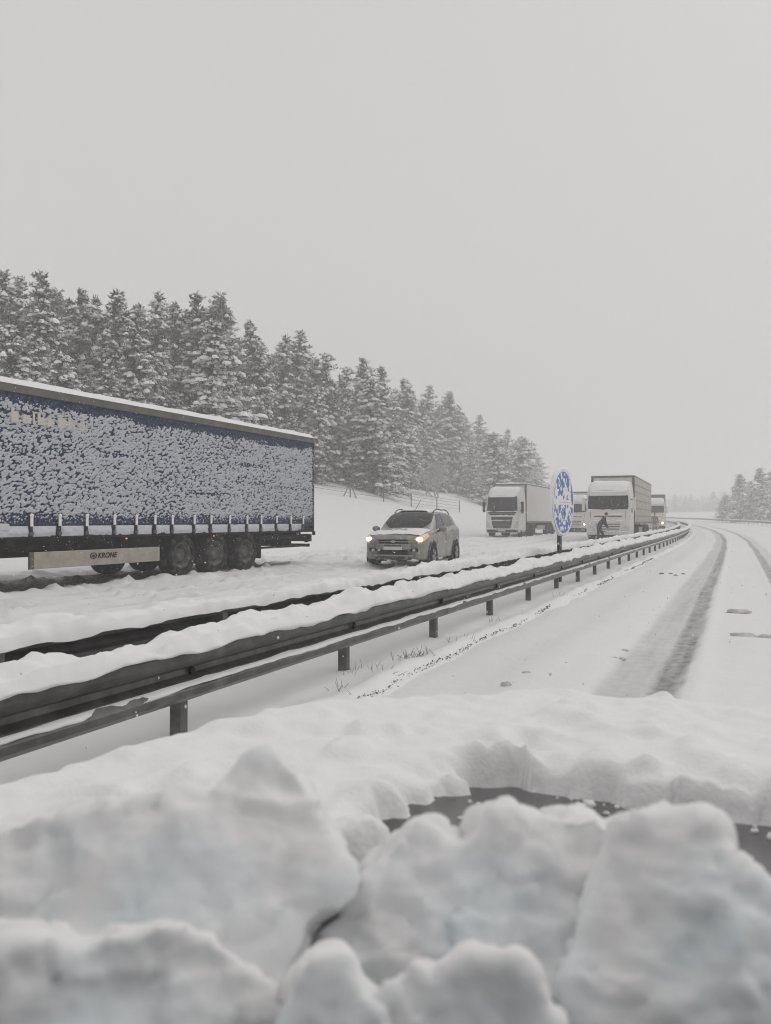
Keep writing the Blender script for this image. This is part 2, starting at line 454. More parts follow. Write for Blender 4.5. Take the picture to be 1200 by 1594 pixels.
# ------------------------------------------------------------------ guard rails
PROF = [(-0.02, 0.70), (0.015, 0.705), (0.035, 0.69), (0.075, 0.655), (0.08, 0.62), (0.04, 0.575), (0.0, 0.555), (0.0, 0.525), (0.04, 0.50), (0.08, 0.46), (0.075, 0.425), (0.035, 0.395), (0.005, 0.385)]
PROF = [(a, b - 0.05) for a, b in PROF]
def guard_rail(name, r0, side, s_list, label, dense=True, cap_amp=1.0, seed=0, snow_off=0.0):
    """W-beam rail; side = +1: the beam's face looks to the right of the road"""
    root = empty(name, tuple(W(s_list[0], r0, 0)))
    tag(root, label, 'guard rail')
    inv_m = Vector(root.location)
    def L(P): return P - np.array(inv_m)
    # beams, four metres each, their ends lapped
    s0, s1 = s_list[0], s_list[-1]
    k = 0; s = s0
    while s < s1:
        e = min(s + 4.06, s1)
        ss = np.linspace(s, e, 9 if s < 60 else 4)
        lap = 0.004 * (k % 2)
        P = np.stack([W(ss, r0 + side * (n + lap), z) for n, z in PROF], 1)
        bk = np.stack([W(ss, r0 + side * (n + lap - 0.006), z) for n, z in PROF[::-1]], 1)
        P = np.concatenate([P, bk, P[:, :1]], 1)
        grid_obj('beam', L(P), 'steel', root, smooth=False, flip=(side < 0))
        s += 4.0; k += 1
    # posts
    pm = MB(); w, d, t = 0.065, 0.034, 0.007       # C-shaped post
    pm.box(-d, d, -w / 2, -w / 2 + t, -0.35, 0.61); pm.box(-d, -d + t, -w / 2 + t, w / 2, -0.35, 0.61); pm.box(d - t, d, -w / 2 + t, w / 2, -0.35, 0.61)
    first = None; bolt0 = None
    for s in s_list:
        if s > (95 if dense else 170): break
        p = W(s, r0 - side * 0.07, 0) - np.array(inv_m)
        if first is None:
            o = first = pm.build('post', 'steel_post', root)
        else:
            o = first.copy(); link(o, root)
        o.location = p; o.rotation_euler = (0, 0, float(np.interp(s, _s, _psi)) + (math.pi / 2 if side > 0 else -math.pi / 2) * 0)
        if s < 26 and dense:
            q = W(s, r0 + side * 0.012, 0.49) - np.array(inv_m)
            if bolt0 is None:
                b = bolt0 = MB().lathe_x([(0, 0.0), (0, 0.022), (0.016, 0.02), (0.02, 0.0)], 8).build('bolt', 'black', root)
            else:
                b = bolt0.copy(); link(b, root)
            b.location = q
    # snow lying on the rail: an uneven cap
    sa = axis([(s0, min(14, s1 - 1), 0.03), (min(14, s1 - 1), min(40, s1 - .5), 0.1), (min(40, s1 - .5), s1, 0.5)]) if dense else axis([(s0, s1, 0.6)])
    nb = 15
    th = np.linspace(math.pi, 0, nb)
    hh = 0.066 + cap_amp * (0.07 * fbm(sa / 0.42, 0, 0, 4, seed + 1, 0.6) + 0.05 * fbm(sa / 1.4, 0, 0, 2, seed + 2)) + snow_off
    hh = np.maximum(hh, 0.035)
    ww = 0.115 + 0.018 * fbm(sa / 0.4, 0, 0, 3, seed + 3)
    SS, TT = np.meshgrid(sa, th, indexing='ij')
    HH = hh[:, None]; WW = ww[:, None]
    ct = np.sign(np.cos(TT)) * np.abs(np.cos(TT)) ** 0.75; st = np.abs(np.sin(TT)) ** 0.7
    lumpn = fbm(SS / 0.12, TT * 1.3, 0, 3, seed + 4) * 0.026 + fbm(SS / 0.05, TT * 2.5, 0, 2, seed + 14) * 0.008 + fbm(SS / 0.35, TT * 0.8, 0, 3, seed + 6) * 0.03 * cap_amp
    n = 0.02 + WW * ct * (1 + lumpn * 2)
    drip = 0.03 * np.clip(fbm(SS / 0.3, 0, 0, 3, seed + 5), -.4, 1)
    z = 0.650 + HH * st + lumpn * st * 1.6 - np.where(np.abs(ct) > 0.9, 0.035 + drip, 0)
    P = W(SS, r0 + side * n, z)
    bot = W(SS[:, ::-1], r0 + side * (0.02 + WW * 0.55 * ct[:, ::-1]), np.full_like(SS, 0.640))
    P = np.concatenate([P, bot, P[:, :1]], 1)
    grid_obj('snow_cap', L(P), 'snow_fine', root, flip=(side < 0))
    # snow driven into the fold between the two bulges
    if dense:
        sb = axis([(s0, min(14, s1 - 1), 0.03), (min(14, s1 - 1), min(60, s1 - .5), 0.15), (min(60, s1 - .5), s1, 0.6)])
        top = 0.458 + 0.012 * fbm(sb / 0.3, 0, 0, 3, seed + 8)
        outw = 0.052 + 0.014 * fbm(sb / 0.22, 0, 0, 3, seed + 7)
        lo = 0.420 + 0.016 * fbm(sb / 0.35, 0, 0, 3, seed + 9)
        P = np.stack([W(sb, r0 + side * 0.004, top + 0.004), W(sb, r0 + side * outw * 0.6, top - 0.012), W(sb, r0 + side * (outw + 0.004), 0.447 + 0 * sb), W(sb, r0 + side * (outw + 0.020), (lo + 0.440) / 2), W(sb, r0 + side * (0.072 + 0.016 * fbm(sb / 0.2, 0, 0, 3, seed + 10)), lo), W(sb, r0 + side * 0.04, 0.415 + 0 * sb)], 1)
        grid_obj('snow_ledge', L(P), 'snow_fine', root, flip=(side < 0))
    return root
guard_rail('guard_rail', -2.70, 1, [3.55 - 8 + 2 * k for k in range(90)], 'near steel guard rail under lumpy snow along the bonnet side of the median', seed=100)
guard_rail('guard_rail', -3.58, -1, [3.0 - 8 + 2 * k for k in range(90)], 'second steel guard rail under snow facing the stopped lorries', seed=200, cap_amp=0.6)
guard_rail('guard_rail', 9.0, -1, [60 + 4 * k for k in range(50)], 'far guard rail on the outer side of the bend below the trees', dense=False, seed=300, cap_amp=0.3)

# ------------------------------------------------------------------ vehicles: shared builders (local frame: +Y forward, +X the vehicle's right, origin on the ground under the nose)
def wheel(parent, x, y, r, w, rim='rim_dirty', spokes=0, snowy=False):
    """outer face looks away from x = 0"""
    sg = 1 if x > 0 else -1
    prof = [(-w / 2, r * 0.60), (-w / 2, r * 0.90), (-w * 0.40, r * 0.985), (0, r), (w * 0.40, r * 0.985), (w / 2, r * 0.90), (w * 0.52, r * 0.78), (w / 2, r * 0.62), (w * 0.30, r * 0.60)]
    mb = MB().lathe_x([(sg * a, b) for a, b in prof], 36)
    t = mb.build('wheel', 'tyre', parent, smooth=True); t.location = (x, y, r)
    rm = MB()
    if spokes:
        rm.lathe_x([(sg * w * 0.36, r * 0.70), (sg * w * 0.48, r * 0.68), (sg * w * 0.47, r * 0.60), (sg * w * 0.30, r * 0.59)], 32)
        rm.lathe_x([(sg * w * 0.30, r * 0.16), (sg * w * 0.46, r * 0.15), (sg * w * 0.48, 0.0)], 16)
        for k in range(spokes):
            for da in (-0.13, 0.13):
                a = 2 * math.pi * k / spokes + da
                rm.bar((sg * w * 0.43, r * 0.12 * math.cos(a), r * 0.12 * math.sin(a)), (sg * w * 0.42, r * 0.64 * math.cos(a), r * 0.64 * math.sin(a)), 0.022, 5)
    else:
        rm.lathe_x([(sg * w * 0.36, r * 0.62), (sg * w * 0.47, r * 0.61), (sg * w * 0.45, r * 0.55), (sg * w * 0.12, r * 0.50), (sg * w * 0.10, r * 0.30), (sg * w * 0.38, r * 0.26), (sg * w * 0.40, r * 0.14), (sg * w * 0.42, 0)], 28)
        for k in range(10):
            a = 2 * math.pi * k / 10
            rm.bar((sg * w * 0.10, r * 0.36 * math.cos(a), r * 0.36 * math.sin(a)), (sg * w * 0.24, r * 0.36 * math.cos(a), r * 0.36 * math.sin(a)), 0.016, 5)
    rm.build('rim', rim, t, smooth=True)
    if not spokes:
        pass
    return t

def snow_slab(name, parent, x0, x1, y0, y1, zf, th, seed=0, nx=24, ny=40, edge=0.12, material='snow_fine', amp=0.3):
    """a pillow of snow lying on the surface zf(x, y)"""
    X, Y = np.meshgrid(np.linspace(x0, x1, nx), np.linspace(y0, y1, ny), indexing='ij')
    e = np.minimum(np.minimum(X - x0, x1 - X), np.minimum(Y - y0, y1 - Y))
    f = np.sqrt(np.clip(1 - (1 - np.clip(e / edge, 0, 1)) ** 2, 0, 1))
    Z = zf(X, Y) + th * f * (1 + amp * fbm(X * 2.1, Y * 2.1, 0, 3, seed)) - 0.006 * (1 - f)
    return grid_obj(name, np.stack([X, Y, Z], -1), material, parent)

CAB_D, CAB_N = 0.45, 5.0
class Cab:
    """a lorry cab as stacked plans: rounded front, straight flanks"""
    def __init__(s, W=2.5, length=2.2, lv=None):
        s.w = W / 2; s.len = length
        # (height, how far the front leans back, share of the width)
        s.lv = lv or [(0.38, 0.06, .96), (0.55, 0.0, 1), (1.2, 0.0, 1), (1.85, 0.03, 1), (2.75, 0.20, .985), (3.0, 0.30, .97), (3.3, 0.50, .95), (3.55, 0.80, .92), (3.68, 1.25, .88)]
        s.zs = [l[0] for l in s.lv]
    def back(s, z): return float(np.interp(z, s.zs, [l[1] for l in s.lv]))
    def half(s, z): return s.w * float(np.interp(z, s.zs, [l[2] for l in s.lv]))
    def pt(s, x, z, off=0.0):
        w = s.half(z); u = min(abs(x) / w, 0.9999)
        y = -s.back(z) - CAB_D + CAB_D * (1 - u ** CAB_N) ** (1 / CAB_N)
        return (x, y + off, z)
    def shell(s, parent, m):
        a = np.linspace(-math.pi / 2, math.pi / 2, 25)
        P = []
        for z, b, _ in s.lv:
            w = s.half(z); row = [(-w, -s.len, z)]
            for t in a:
                x = w * math.copysign(abs(math.sin(t)) ** (2 / CAB_N), math.sin(t))
                y = -b - CAB_D + CAB_D * abs(math.cos(t)) ** (2 / CAB_N)
                row.append((x, min(y, -0.0) if True else y, z))
            row.append((w, -s.len, z)); P.append(row)
        P = np.array(P)
        n = P.shape[1]
        V = [tuple(p) for row in P for p in row]; F = []
        for i in range(len(P) - 1):
            for k in range(n - 1): F.append((i * n + k, i * n + k + 1, (i + 1) * n + k + 1, (i + 1) * n + k))
            F.append((i * n + n - 1, i * n, (i + 1) * n, (i + 1) * n + n - 1))
        F.append(tuple((len(P) - 1) * n + k for k in range(n))); F.append(tuple(n - 1 - k for k in range(n)))
        o = mesh_obj('cab', V, F, m, parent)
        return o
    def patch(s, name, m, parent, outline, off=0.012, depth=0.05, nx=14):
        """outline: list of (z, x0, x1) rows, lowest first; a plate that follows the front"""
        V, F = [], []
        for z, x0, x1 in outline:
            for k in range(nx): V.append(s.pt(x0 + (x1 - x0) * k / (nx - 1), z, off))
        n = len(V)
        for z, x0, x1 in outline:
            for k in range(nx): V.append(s.pt(x0 + (x1 - x0) * k / (nx - 1), z, off - depth))
        m_ = len(outline)
        for i in range(m_ - 1):
            for k in range(nx - 1):
                a = i * nx + k
                F.append((a, a + 1, a + nx + 1, a + nx)); F.append((n + a, n + a + nx, n + a + nx + 1, n + a + 1))
            for k in (0, nx - 1):
                a = i * nx + k; F.append((a, a + nx, n + a + nx, n + a))
        for k in range(nx - 1):
            F.append((k, n + k, n + k + 1, k + 1)); a = (m_ - 1) * nx + k
            F.append((a, a + 1, n + a + 1, n + a))
        return mesh_obj(name, V, F, m, parent)

def tractor(root, kind, paint, lamp='head_off', left_lamp=None, tyres=True):
    c = Cab()
    if kind == 'daf': c = Cab(lv=[(0.38, 0.08, .96), (0.5, 0.0, 1), (1.2, 0.0, 1), (1.95, 0.03, 1), (2.75, 0.14, .99), (3.0, 0.20, .97), (3.25, 0.42, .95), (3.5, 0.80, .92), (3.58, 1.2, .88)])
    c.shell(root, paint)
    if kind == 'volvo':
        c.patch('windscreen', 'screen_glass', root, [(1.78, -1.02, 1.02), (1.95, -1.13, 1.13), (2.65, -1.09, 1.09), (2.78, -1.05, 1.05)], 0.014)
        c.patch('sun_visor', 'black', root, [(2.74, -1.1, 1.1), (2.98, -1.04, 1.04)], 0.10, 0.10)
        c.patch('scuttle_panel', 'black', root, [(1.60, -0.85, 0.85), (1.76, -1.0, 1.0)], 0.016)
        g_ = c.patch('grille', 'black', root, [(0.68, -0.62, 0.62), (1.0, -0.72, 0.72), (1.5, -0.80, 0.80)], 0.016)
        for z in (0.74, 0.84, 0.94, 1.04, 1.14): c.patch('slat', 'alu_dark', g_, [(z, -0.62, 0.62), (z + 0.045, -0.64, 0.64)], 0.035, 0.03)
        c.patch('slat', 'alu_dark', g_, [(1.30, -0.74, 0.74), (1.36, -0.75, 0.75)], 0.03, 0.03)
        for sg in (-1, 1):
            c.patch('headlight', lamp, root, [(0.72, *sorted((sg * 0.86, sg * 1.14))), (0.95, *sorted((sg * 0.92, sg * 1.17))), (1.2, *sorted((sg * 1.08, sg * 1.19)))], 0.016)
        c.patch('bumper', 'black', root, [(0.40, -1.14, 1.14), (0.58, -1.17, 1.17)], 0.02)
    else:
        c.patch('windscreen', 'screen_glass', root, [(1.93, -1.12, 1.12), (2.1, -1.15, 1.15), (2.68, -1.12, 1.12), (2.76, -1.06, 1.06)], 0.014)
        c.patch('sun_visor', paint, root, [(2.72, -1.02, 1.02), (2.95, -0.98, 0.98)], 0.11, 0.11)
        c.patch('slot', 'black', root, [(1.50, -0.78, 0.78), (1.545, -0.78, 0.78)], 0.014)
        for j, z in enumerate((0.62, 0.76, 0.90, 1.04)):
            c.patch('grille_slot', 'black', root, [(z, -0.62 - j * 0.02, 0.62 + j * 0.02), (z + 0.05, -0.63 - j * 0.02, 0.63 + j * 0.02)], 0.014)
        for sg in (-1, 1):
            h = c.patch('headlight', lamp, root, [(0.60, *sorted((sg * 0.74, sg * 1.06))), (0.78, *sorted((sg * 0.74, sg * 1.16))), (0.92, *sorted((sg * 0.82, sg * 1.18)))], 0.016)
            c.patch('corner_seam', 'alu_dark', root, [(0.55, *sorted((sg * 0.985, sg * 1.005))), (1.8, *sorted((sg * 0.985, sg * 1.005)))], 0.008, 0.02, 3)
        c.patch('bumper_lip', 'black', root, [(0.38, -1.1, 1.1), (0.44, -1.14, 1.14)], 0.02)
    if left_lamp:
        lm = MB(); lm.ell(c.pt(-0.97, 0.78, 0.02), 0.085, 0.05, 0.075, 12, 8); lm.build('lit_lamp', left_lamp, root, smooth=True)
    # door windows, mirrors, wipers, steps
    for sg in (-1, 1):
        x = sg * 1.252
        mb = MB(); mb.add([(x, -0.62, 1.75), (x, -1.55, 1.75), (x * .99, -1.55, 2.60), (x * .99, -0.75, 2.60)], [(0, 1, 2, 3)])
        mb.build('side_window', 'screen_glass', root)
        mb = MB(); mb.box(*sorted((sg * 1.34, sg * 1.52)), -0.42, -0.30, 1.85, 2.60)
        m_ = mb.build('mirror', 'white_paint' if kind != 'volvo' else 'black', root, bevel=0.03)
        mm = MB(); mm.bar((sg * 1.2, -0.42, 2.5), (sg * 1.4, -0.36, 2.5), 0.025); mm.bar((sg * 1.2, -0.42, 1.95), (sg * 1.4, -0.36, 1.95), 0.025); mm.build('mirror_arm', 'black', m_)
        MB().box(*sorted((sg * 1.0, sg * 1.257)), -1.0, -0.55, 0.45, 0.52).build('step', 'black', root)
        mb = MB(); p0 = c.pt(sg * 0.2, 1.9, 0.05); p1 = c.pt(sg * 0.85 - 0.15, 2.04, 0.045); mb.bar(p0, p1, 0.018, 4); mb.build('wiper', 'black', root)
    c.patch('number_plate', 'plate', root, [(0.46, -0.27, 0.27), (0.57, -0.27, 0.27)], 0.03, 0.02, 6)
    for x in (-0.62, -0.2, 0.2, 0.62): MB().ell(c.pt(x, c.zs[-4] - 0.02, 0.02), 0.06, 0.03, 0.03, 8, 5).build('marker_lamp', 'head_off', root)
    rs = random.Random(len(kind) + int(abs(root.location.x) * 10))
    for zz_, ww_ in ((1.58, 0.9), (1.22, 0.85), (0.60, 1.05), (1.86, 1.1)):                # snow caught on the ledges of the front
        P = []
        for x in np.linspace(-ww_, ww_, 60):
            h_ = max(0.0, 0.035 + 0.06 * float(fbm(x * 3.1, zz_ * 7, root.location.x, 3, 61))); p_ = c.pt(x, zz_, 0)
            P.append([(x, p_[1] - 0.01, zz_), (x, p_[1] + 0.030 + h_ * 0.35, zz_ + 0.004), (x, p_[1] + 0.022 + h_ * 0.25, zz_ + h_ * 0.7), (x, p_[1] - 0.02, zz_ + h_ * 1.5 + 0.01)])
        grid_obj('front_snow', np.array(P), 'snow_fine', root, flip=True)
    # snow on the sloping roof and the visor
    zs = np.linspace(2.98, c.zs[-1], 12); u = np.linspace(-0.94, 0.94, 22)
    P = np.array([[c.pt(k * c.half(z), z, 0.03) for k in u] for z in zs]); P[..., 2] += 0.05 + 0.035 * fbm(P[..., 0] * 1.4, P[..., 2] * 3, 0, 3, 7)
    e = np.minimum(1 - np.abs(u) / 0.94, 0.15)[None, :] / 0.15
    P[..., 2] -= (1 - e) * 0.06; P[..., 1] -= (1 - e) * 0.06
    grid_obj('roof_snow', P, 'snow_fine', root)
    P = np.array([[c.pt(k * 1.0, 2.93 + dz, 0.12 - b) for k in u] for dz, b in ((0, 0), (0.05, 0.0), (0.08, 0.05), (0.09, 0.14))])
    grid_obj('visor_snow', P, 'snow_fine', root)
    # chassis, tanks, wheels
    mb = MB(); mb.box(-0.45, 0.45, -6.0, -1.2, 0.55, 0.95); mb.box(-1.2, 1.2, -1.9, -0.3, 0.36, 0.60); mb.build('chassis', 'underbody', root)
    for sg in (-1, 1):
        mb = MB(); mb.box(*sorted((sg * 0.6, sg * 1.2)), -4.0, -2.5, 0.45, 1.0); mb.build('fuel_tank', 'underbody', root, bevel=0.12)
        wheel(root, sg * 1.08, -1.35, 0.5, 0.32); wheel(root, sg * 0.98, -5.1, 0.5, 0.55)
    mb = MB()
    for sg in (-1, 1): mb.box(*sorted((sg * 1.0, sg * 1.22)), -2.15, -2.0, 0.6, 2.9)
    mb.build('side_fairing', paint, root)

def lorry(name, label, loc, rz, kind, paint, side, front, lamp='head_off', left_lamp=None, roof=4.0, crust=False):
    root = empty(name, loc, rz)
    tag(root, label, 'lorry', 'lorries stopped on the oncoming carriageway')
    tractor(root, kind, paint, lamp, left_lamp)
    yf, yb = -2.45, -16.05
    MB().box(-1.27, 1.27, yf - 0.05, yf, 1.15, roof - 0.03).build('front_wall', front, root)
    fr = MB(); fr.box(-1.275, -1.13, yf, yf + 0.03, 1.15, roof); fr.box(1.13, 1.275, yf, yf + 0.03, 1.15, roof); fr.box(-1.13, 1.13, yf, yf + 0.03, roof - 0.12, roof)
    fr.build('front_frame', 'alu_dark', root)
    for sg in (-1, 1):
        P = np.array([[(sg * (1.272 + 0.012 * math.sin(y * 5.2 + z * 0.6) * (1 if side == 'grey_tarp' else 0)), y, z) for y in np.linspace(yf - 0.05, yb, 90)] for z in np.linspace(1.18, roof - 0.08, 8)])
        grid_obj('side_curtain' if side == 'grey_tarp' else 'side_panel', P, side, root, flip=(sg < 0))
        mb = MB(); mb.box(*sorted((sg * 1.2, sg * 1.285)), yb, yf, roof - 0.09, roof); mb.box(*sorted((sg * 1.2, sg * 1.285)), yb, yf, 1.05, 1.19); mb.build('side_rail', 'alu_dark', root)
        mb = MB(); mb.box(*sorted((sg * 1.05, sg * 1.10)), -11.0, -7.0, 0.5, 0.85); mb.build('side_guard', 'alu', root)
        for y in (-10.6, -11.9, -13.2): wheel(root, sg * 1.08, y, 0.5, 0.36)
        if side == 'grey_tarp':
            mb = MB()
            for z in (1.55, 2.0, 2.5, 3.0, 3.45): mb.box(*sorted((sg * 1.27, sg * 1.292)), yb + .1, yf - .1, z, z + 0.035)
            mb.build('tarp_strap', 'alu_dark', root)
    MB().box(-1.27, 1.27, yb, yb + 0.05, 1.1, roof - 0.03).build('rear_door', front, root)
    mb = MB(); mb.box(-1.25, 1.25, yb + 0.05, yf - 0.06, 1.06, 1.17); mb.box(-0.5, 0.5, yb + 0.1, -6.4, 0.7, 1.06); mb.box(-1.1, 1.1, yb + 0.1, yb + 0.25, 0.5, 0.62); mb.build('trailer_chassis', 'underbody', root)
    snow_slab('trailer_roof_snow', root, -1.26, 1.26, yb, yf, lambda x, y: roof - 0.02 + 0 * x, 0.10, 5, 12, 60)
    return root

def heading(s): return float(np.interp(s, _s, _psi))
def ground_at(x, y, r_extra=0.0):
    s, r = inv(x, y); return float(grade(s)) + 0.03 + float(fall(r))
def face_us(px, z, tweak=0.0):
    p = at(px, 800, z); s, r = inv(p.x, p.y)
    return (p.x, p.y, ground_at(p.x, p.y)), heading(s) + math.pi + tweak

loc, rz = face_us(946, 46.5)
lorry('articulated_lorry', 'pale lorry with dark windscreen and tall grey curtain trailer, man at its grille', loc, rz + R(0.3), 'daf', 'cream_paint', 'grey_tarp', 'cream_paint')
loc, rz = face_us(781, 58.0)
lorry('articulated_lorry', 'white lorry with black trapezoid grille and plain white box trailer', loc, rz - R(0.5), 'volvo', 'white_paint', 'white_box', 'white_box', roof=4.0)
loc, rz = face_us(893, 76.0)
lorry('articulated_lorry', 'white lorry half hidden behind the round blue sign, one headlamp lit', loc, rz, 'daf', 'white_paint', 'white_box', 'white_box', left_lamp='head_lit', roof=3.95)
loc, rz = face_us(1017, 91.0)
lorry('articulated_lorry', 'farthest lorry, peeping out past the grey curtain trailer, orange lamp lit', loc, rz, 'daf', 'white_paint', 'grey_tarp', 'alu_dark', left_lamp='amber_lit', roof=4.05)

# ------------------------------------------------------------------ the blue curtain-sided lorry in the left of the picture
BH = math.pi - R(1.6)            # its nose points towards us, a touch left of the road's line
Bf = Vector((-math.sin(BH), math.cos(BH), 0)); Br = Vector((math.cos(BH), math.sin(BH), 0))
corner = at(488, 827, 24.6); corner.z = 0
YB, YF = -18.0, -4.4             # trailer tail and front in the lorry's own frame
origin = corner - Bf * YB + Br * 1.275
blue = empty('articulated_lorry', (origin.x, origin.y, -0.06), BH)
tag(blue, 'long dark blue curtain-sided lorry crusted with driven snow, beyond both guard rails', 'lorry', 'lorries stopped on the oncoming carriageway')
tr = Cab()
tr.shell(blue, 'white_paint')
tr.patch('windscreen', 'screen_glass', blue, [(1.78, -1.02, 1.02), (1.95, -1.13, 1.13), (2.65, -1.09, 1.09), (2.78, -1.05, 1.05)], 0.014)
tr.patch('grille', 'black', blue, [(0.68, -0.62, 0.62), (1.5, -0.80, 0.80)], 0.016)
for sg in (-1, 1): tr.patch('headlight', 'head_off', blue, [(0.72, *sorted((sg * 0.86, sg * 1.14))), (1.2, *sorted((sg * 1.0, sg * 1.19)))], 0.016)
MB().box(-0.45, 0.45, -7.4, -1.2, 0.55, 0.95).build('chassis', 'underbody', blue)
def tt(t): return YB + t
BZ = 0.0                       # heights below are over the road, the root stands on the packed snow
ROOF = 3.85; FLOOR = 0.99
MB().box(-1.24, 1.24, YF - 0.06, YF, FLOOR, ROOF).build('front_wall', 'alu_dark', blue)
MB().box(-1.26, 1.26, YB, YB + 0.05, FLOOR, ROOF).build('rear_door', 'blue_tarp', blue)
MB().box(-1.23, 1.23, YB + 0.06, YF - 0.07, FLOOR + 0.02, FLOOR + 0.14).build('floor_frame', 'underbody', blue)
MB().box(-1.26, 1.26, YB, YF, ROOF - 0.03, ROOF + 0.02).build('roof', 'alu_dark', blue)
# curtain with soft vertical billows
for sg in (-1, 1):
    yy = np.linspace(YB + 0.06, YF - 0.06, 160); zz = np.linspace(FLOOR + 0.16, ROOF - 0.13, 14)
    Y, Z = np.meshgrid(yy, zz, indexing='ij')
    X = sg * (1.262 + 0.010 * np.sin(Y * 4.9) * np.sin((Z - FLOOR) / (ROOF - FLOOR) * math.pi) + 0.006 * fbm(Y, Z, 0, 2, 81))
    grid_obj('curtain', np.stack([X, Y, Z], -1), 'blue_tarp', blue, flip=(sg > 0))
    MB().box(*sorted((sg * 1.20, sg * 1.295)), YB, YF, ROOF - 0.15, ROOF + 0.005).build('roof_rail', 'alu_dark', blue, bevel=0.01)
    MB().box(*sorted((sg * 1.20, sg * 1.272)), YB, YF, FLOOR, FLOOR + 0.13).build('side_rail', 'black', blue)
    MB().box(*sorted((sg * 1.20, sg * 1.285)), YB - 0.02, YB + 0.09, FLOOR, ROOF - 0.15).build('corner_post', 'black', blue)
# cream lettering on the curtain, almost buried under the crust
mb = MB()
for k, (a, w_, h_) in enumerate(((10.95, .16, .20), (10.70, .17, .16), (10.47, .05, .22), (10.36, .17, .15), (10.13, .17, .15), (9.88, .19, .20), (9.62, .18, .15), (9.36, .17, .15))):
    y0 = tt(a); z0 = 3.16
    mb.box(-1.287, -1.276, y0 - w_, y0, z0, z0 + h_)
    if k % 3 == 0: mb.box(-1.287, -1.276, y0 - w_ * 0.4, y0, z0 + h_, z0 + h_ + 0.07)
mb.build('lettering', 'tarp_print', blue)
# snow blown onto the curtain: scales and lumps, bare towards the top
yy = np.arange(YB + 0.02, YF - 0.02, 0.0115); zz = np.arange(FLOOR + 0.30, ROOF - 0.155, 0.0115)
Y, Z = np.meshgrid(yy, zz, indexing='ij')
wx = 0.03 * fbm(Y * 6, Z * 6, 0, 2, 91); wz = 0.03 * fbm(Y * 6, Z * 6, 5, 2, 92)
def scales(u, v, seed):
    iu, iv = np.floor(u), np.floor(v); best = np.full(u.shape, -1.0)
    for a_ in (-1, 0, 1):
        for b_ in (-1, 0, 1):
            cu, cv = (iu + a_).astype(np.int64), (iv + b_).astype(np.int64)
            ju, jv, jr = _hash(cu, cv, 0, seed), _hash(cu, cv, 1, seed), _hash(cu, cv, 2, seed)
            du, dv = u - (cu + ju), v - (cv + jv)
            best = np.maximum(best, 1 - np.sqrt(du * du + dv * dv * np.where(dv > 0, 1.9, 0.8)) / (0.42 + 0.48 * jr))
    return best
n1 = scales((Y + wx) / 0.070 + Z * 9, (Z + wz) / 0.052, 93)
n2 = noise((Y + wx) * 30 + Z * 9, (Z + wz) * 34, 0, 94)
n3 = fbm(Y * 0.9, Z * 2.2, 0, 3, 95)
bands = fbm(Y * 0.55, Z * 7.5, 0, 3, 96)
top_bare = sstep(ROOF - 0.44, ROOF - 0.20, Z + 0.10 * fbm(Y * 1.3, Z * 0.6, 0, 3, 97) + 0.05 * fbm(Y * 9, Z, 0, 2, 98))
low = sstep(FLOOR + 0.55, FLOOR + 0.32, Z)
hgt = -0.17 + 1.1 * np.clip(n1, -0.3, 1) + 0.22 * n2 + 0.16 * n3 + 0.12 * fbm(Y * 3 + Z * 3, Z * 4, 0, 2, 99) - 0.55 * np.clip(bands - 0.30, 0, 1) * 3 - 1.5 * top_bare - 0.7 * low + 0.05 * sstep(YF - 5, YB, Y)
X = -1.265 - 0.010 * np.sin(Y * 4.9) * np.sin((Z - FLOOR) / (ROOF - FLOOR) * math.pi) * -1 * -1 - np.clip(hgt, -0.25, 1.0) * 0.050
grid_obj('snow_crust', np.stack([X, Y, Z], -1), 'crust', blue, smooth=True)
# straps with buckles, and the snow lodged between them on the rail
strap_x = [(-70), (-10), 48, 92, 134, 177, 211, 240, 267, 301, 327, 356, 383, 405, 429, 451, 470]
prev = None
for k, px in enumerate(strap_x):
    t = (1 - 698 / (1186 - px)) / 0.03676; y = tt(t)
    st = MB(); st.box(-1.315, -1.302, y - 0.03, y + 0.03, FLOOR + 0.02, FLOOR + 0.50); so = st.build('strap', 'black', blue)
    sn = MB(); sn.box(-1.335, -1.316, y - 0.026, y + 0.034, FLOOR + 0.26 + random.uniform(-.03, .02), FLOOR + 0.47); sn.ell((-1.325, y, FLOOR + 0.45), 0.025, 0.045, 0.04); sn.build('strap_snow', 'snow_fine', so, smooth=False)
    MB().box(-1.33, -1.30, y - 0.04, y + 0.04, FLOOR + 0.07, FLOOR + 0.14).build('buckle', 'alu_dark', so)
    if prev is not None:
        ya, yb_ = prev - 0.05, y + 0.05
        yy = np.linspace(yb_, ya, 30); zz = np.linspace(FLOOR + 0.05, FLOOR + 0.25, 12)
        Y, Z = np.meshgrid(yy, zz, indexing='ij')
        e = np.minimum(np.minimum(Y - yb_, ya - Y) / 0.06, np.minimum(Z - zz[0], zz[-1] - Z) / 0.07)
        h = np.clip(e, -1, 1) * 0.5 + 0.55 * fbm(Y * 6, Z * 8, k, 3, 101) + 0.12
        grid_obj('rail_snow', np.stack([-1.272 - np.clip(h, -0.4, 1.3) * 0.055, Y, Z], -1), 'crust', blue)
    prev = y
snow_slab('roof_snow', blue, -1.30, 1.30, YB - 0.02, YF, lambda x, y: ROOF + 0.01 + 0 * x, 0.12, 6, 24, 140, edge=0.10, amp=0.2)
# snow ledge under the front of the side
MB().box(-1.33, -1.27, tt(11.0), YF, FLOOR + 0.16, FLOOR + 0.30).build('ledge_snow', 'crust', blue, bevel=0.03)
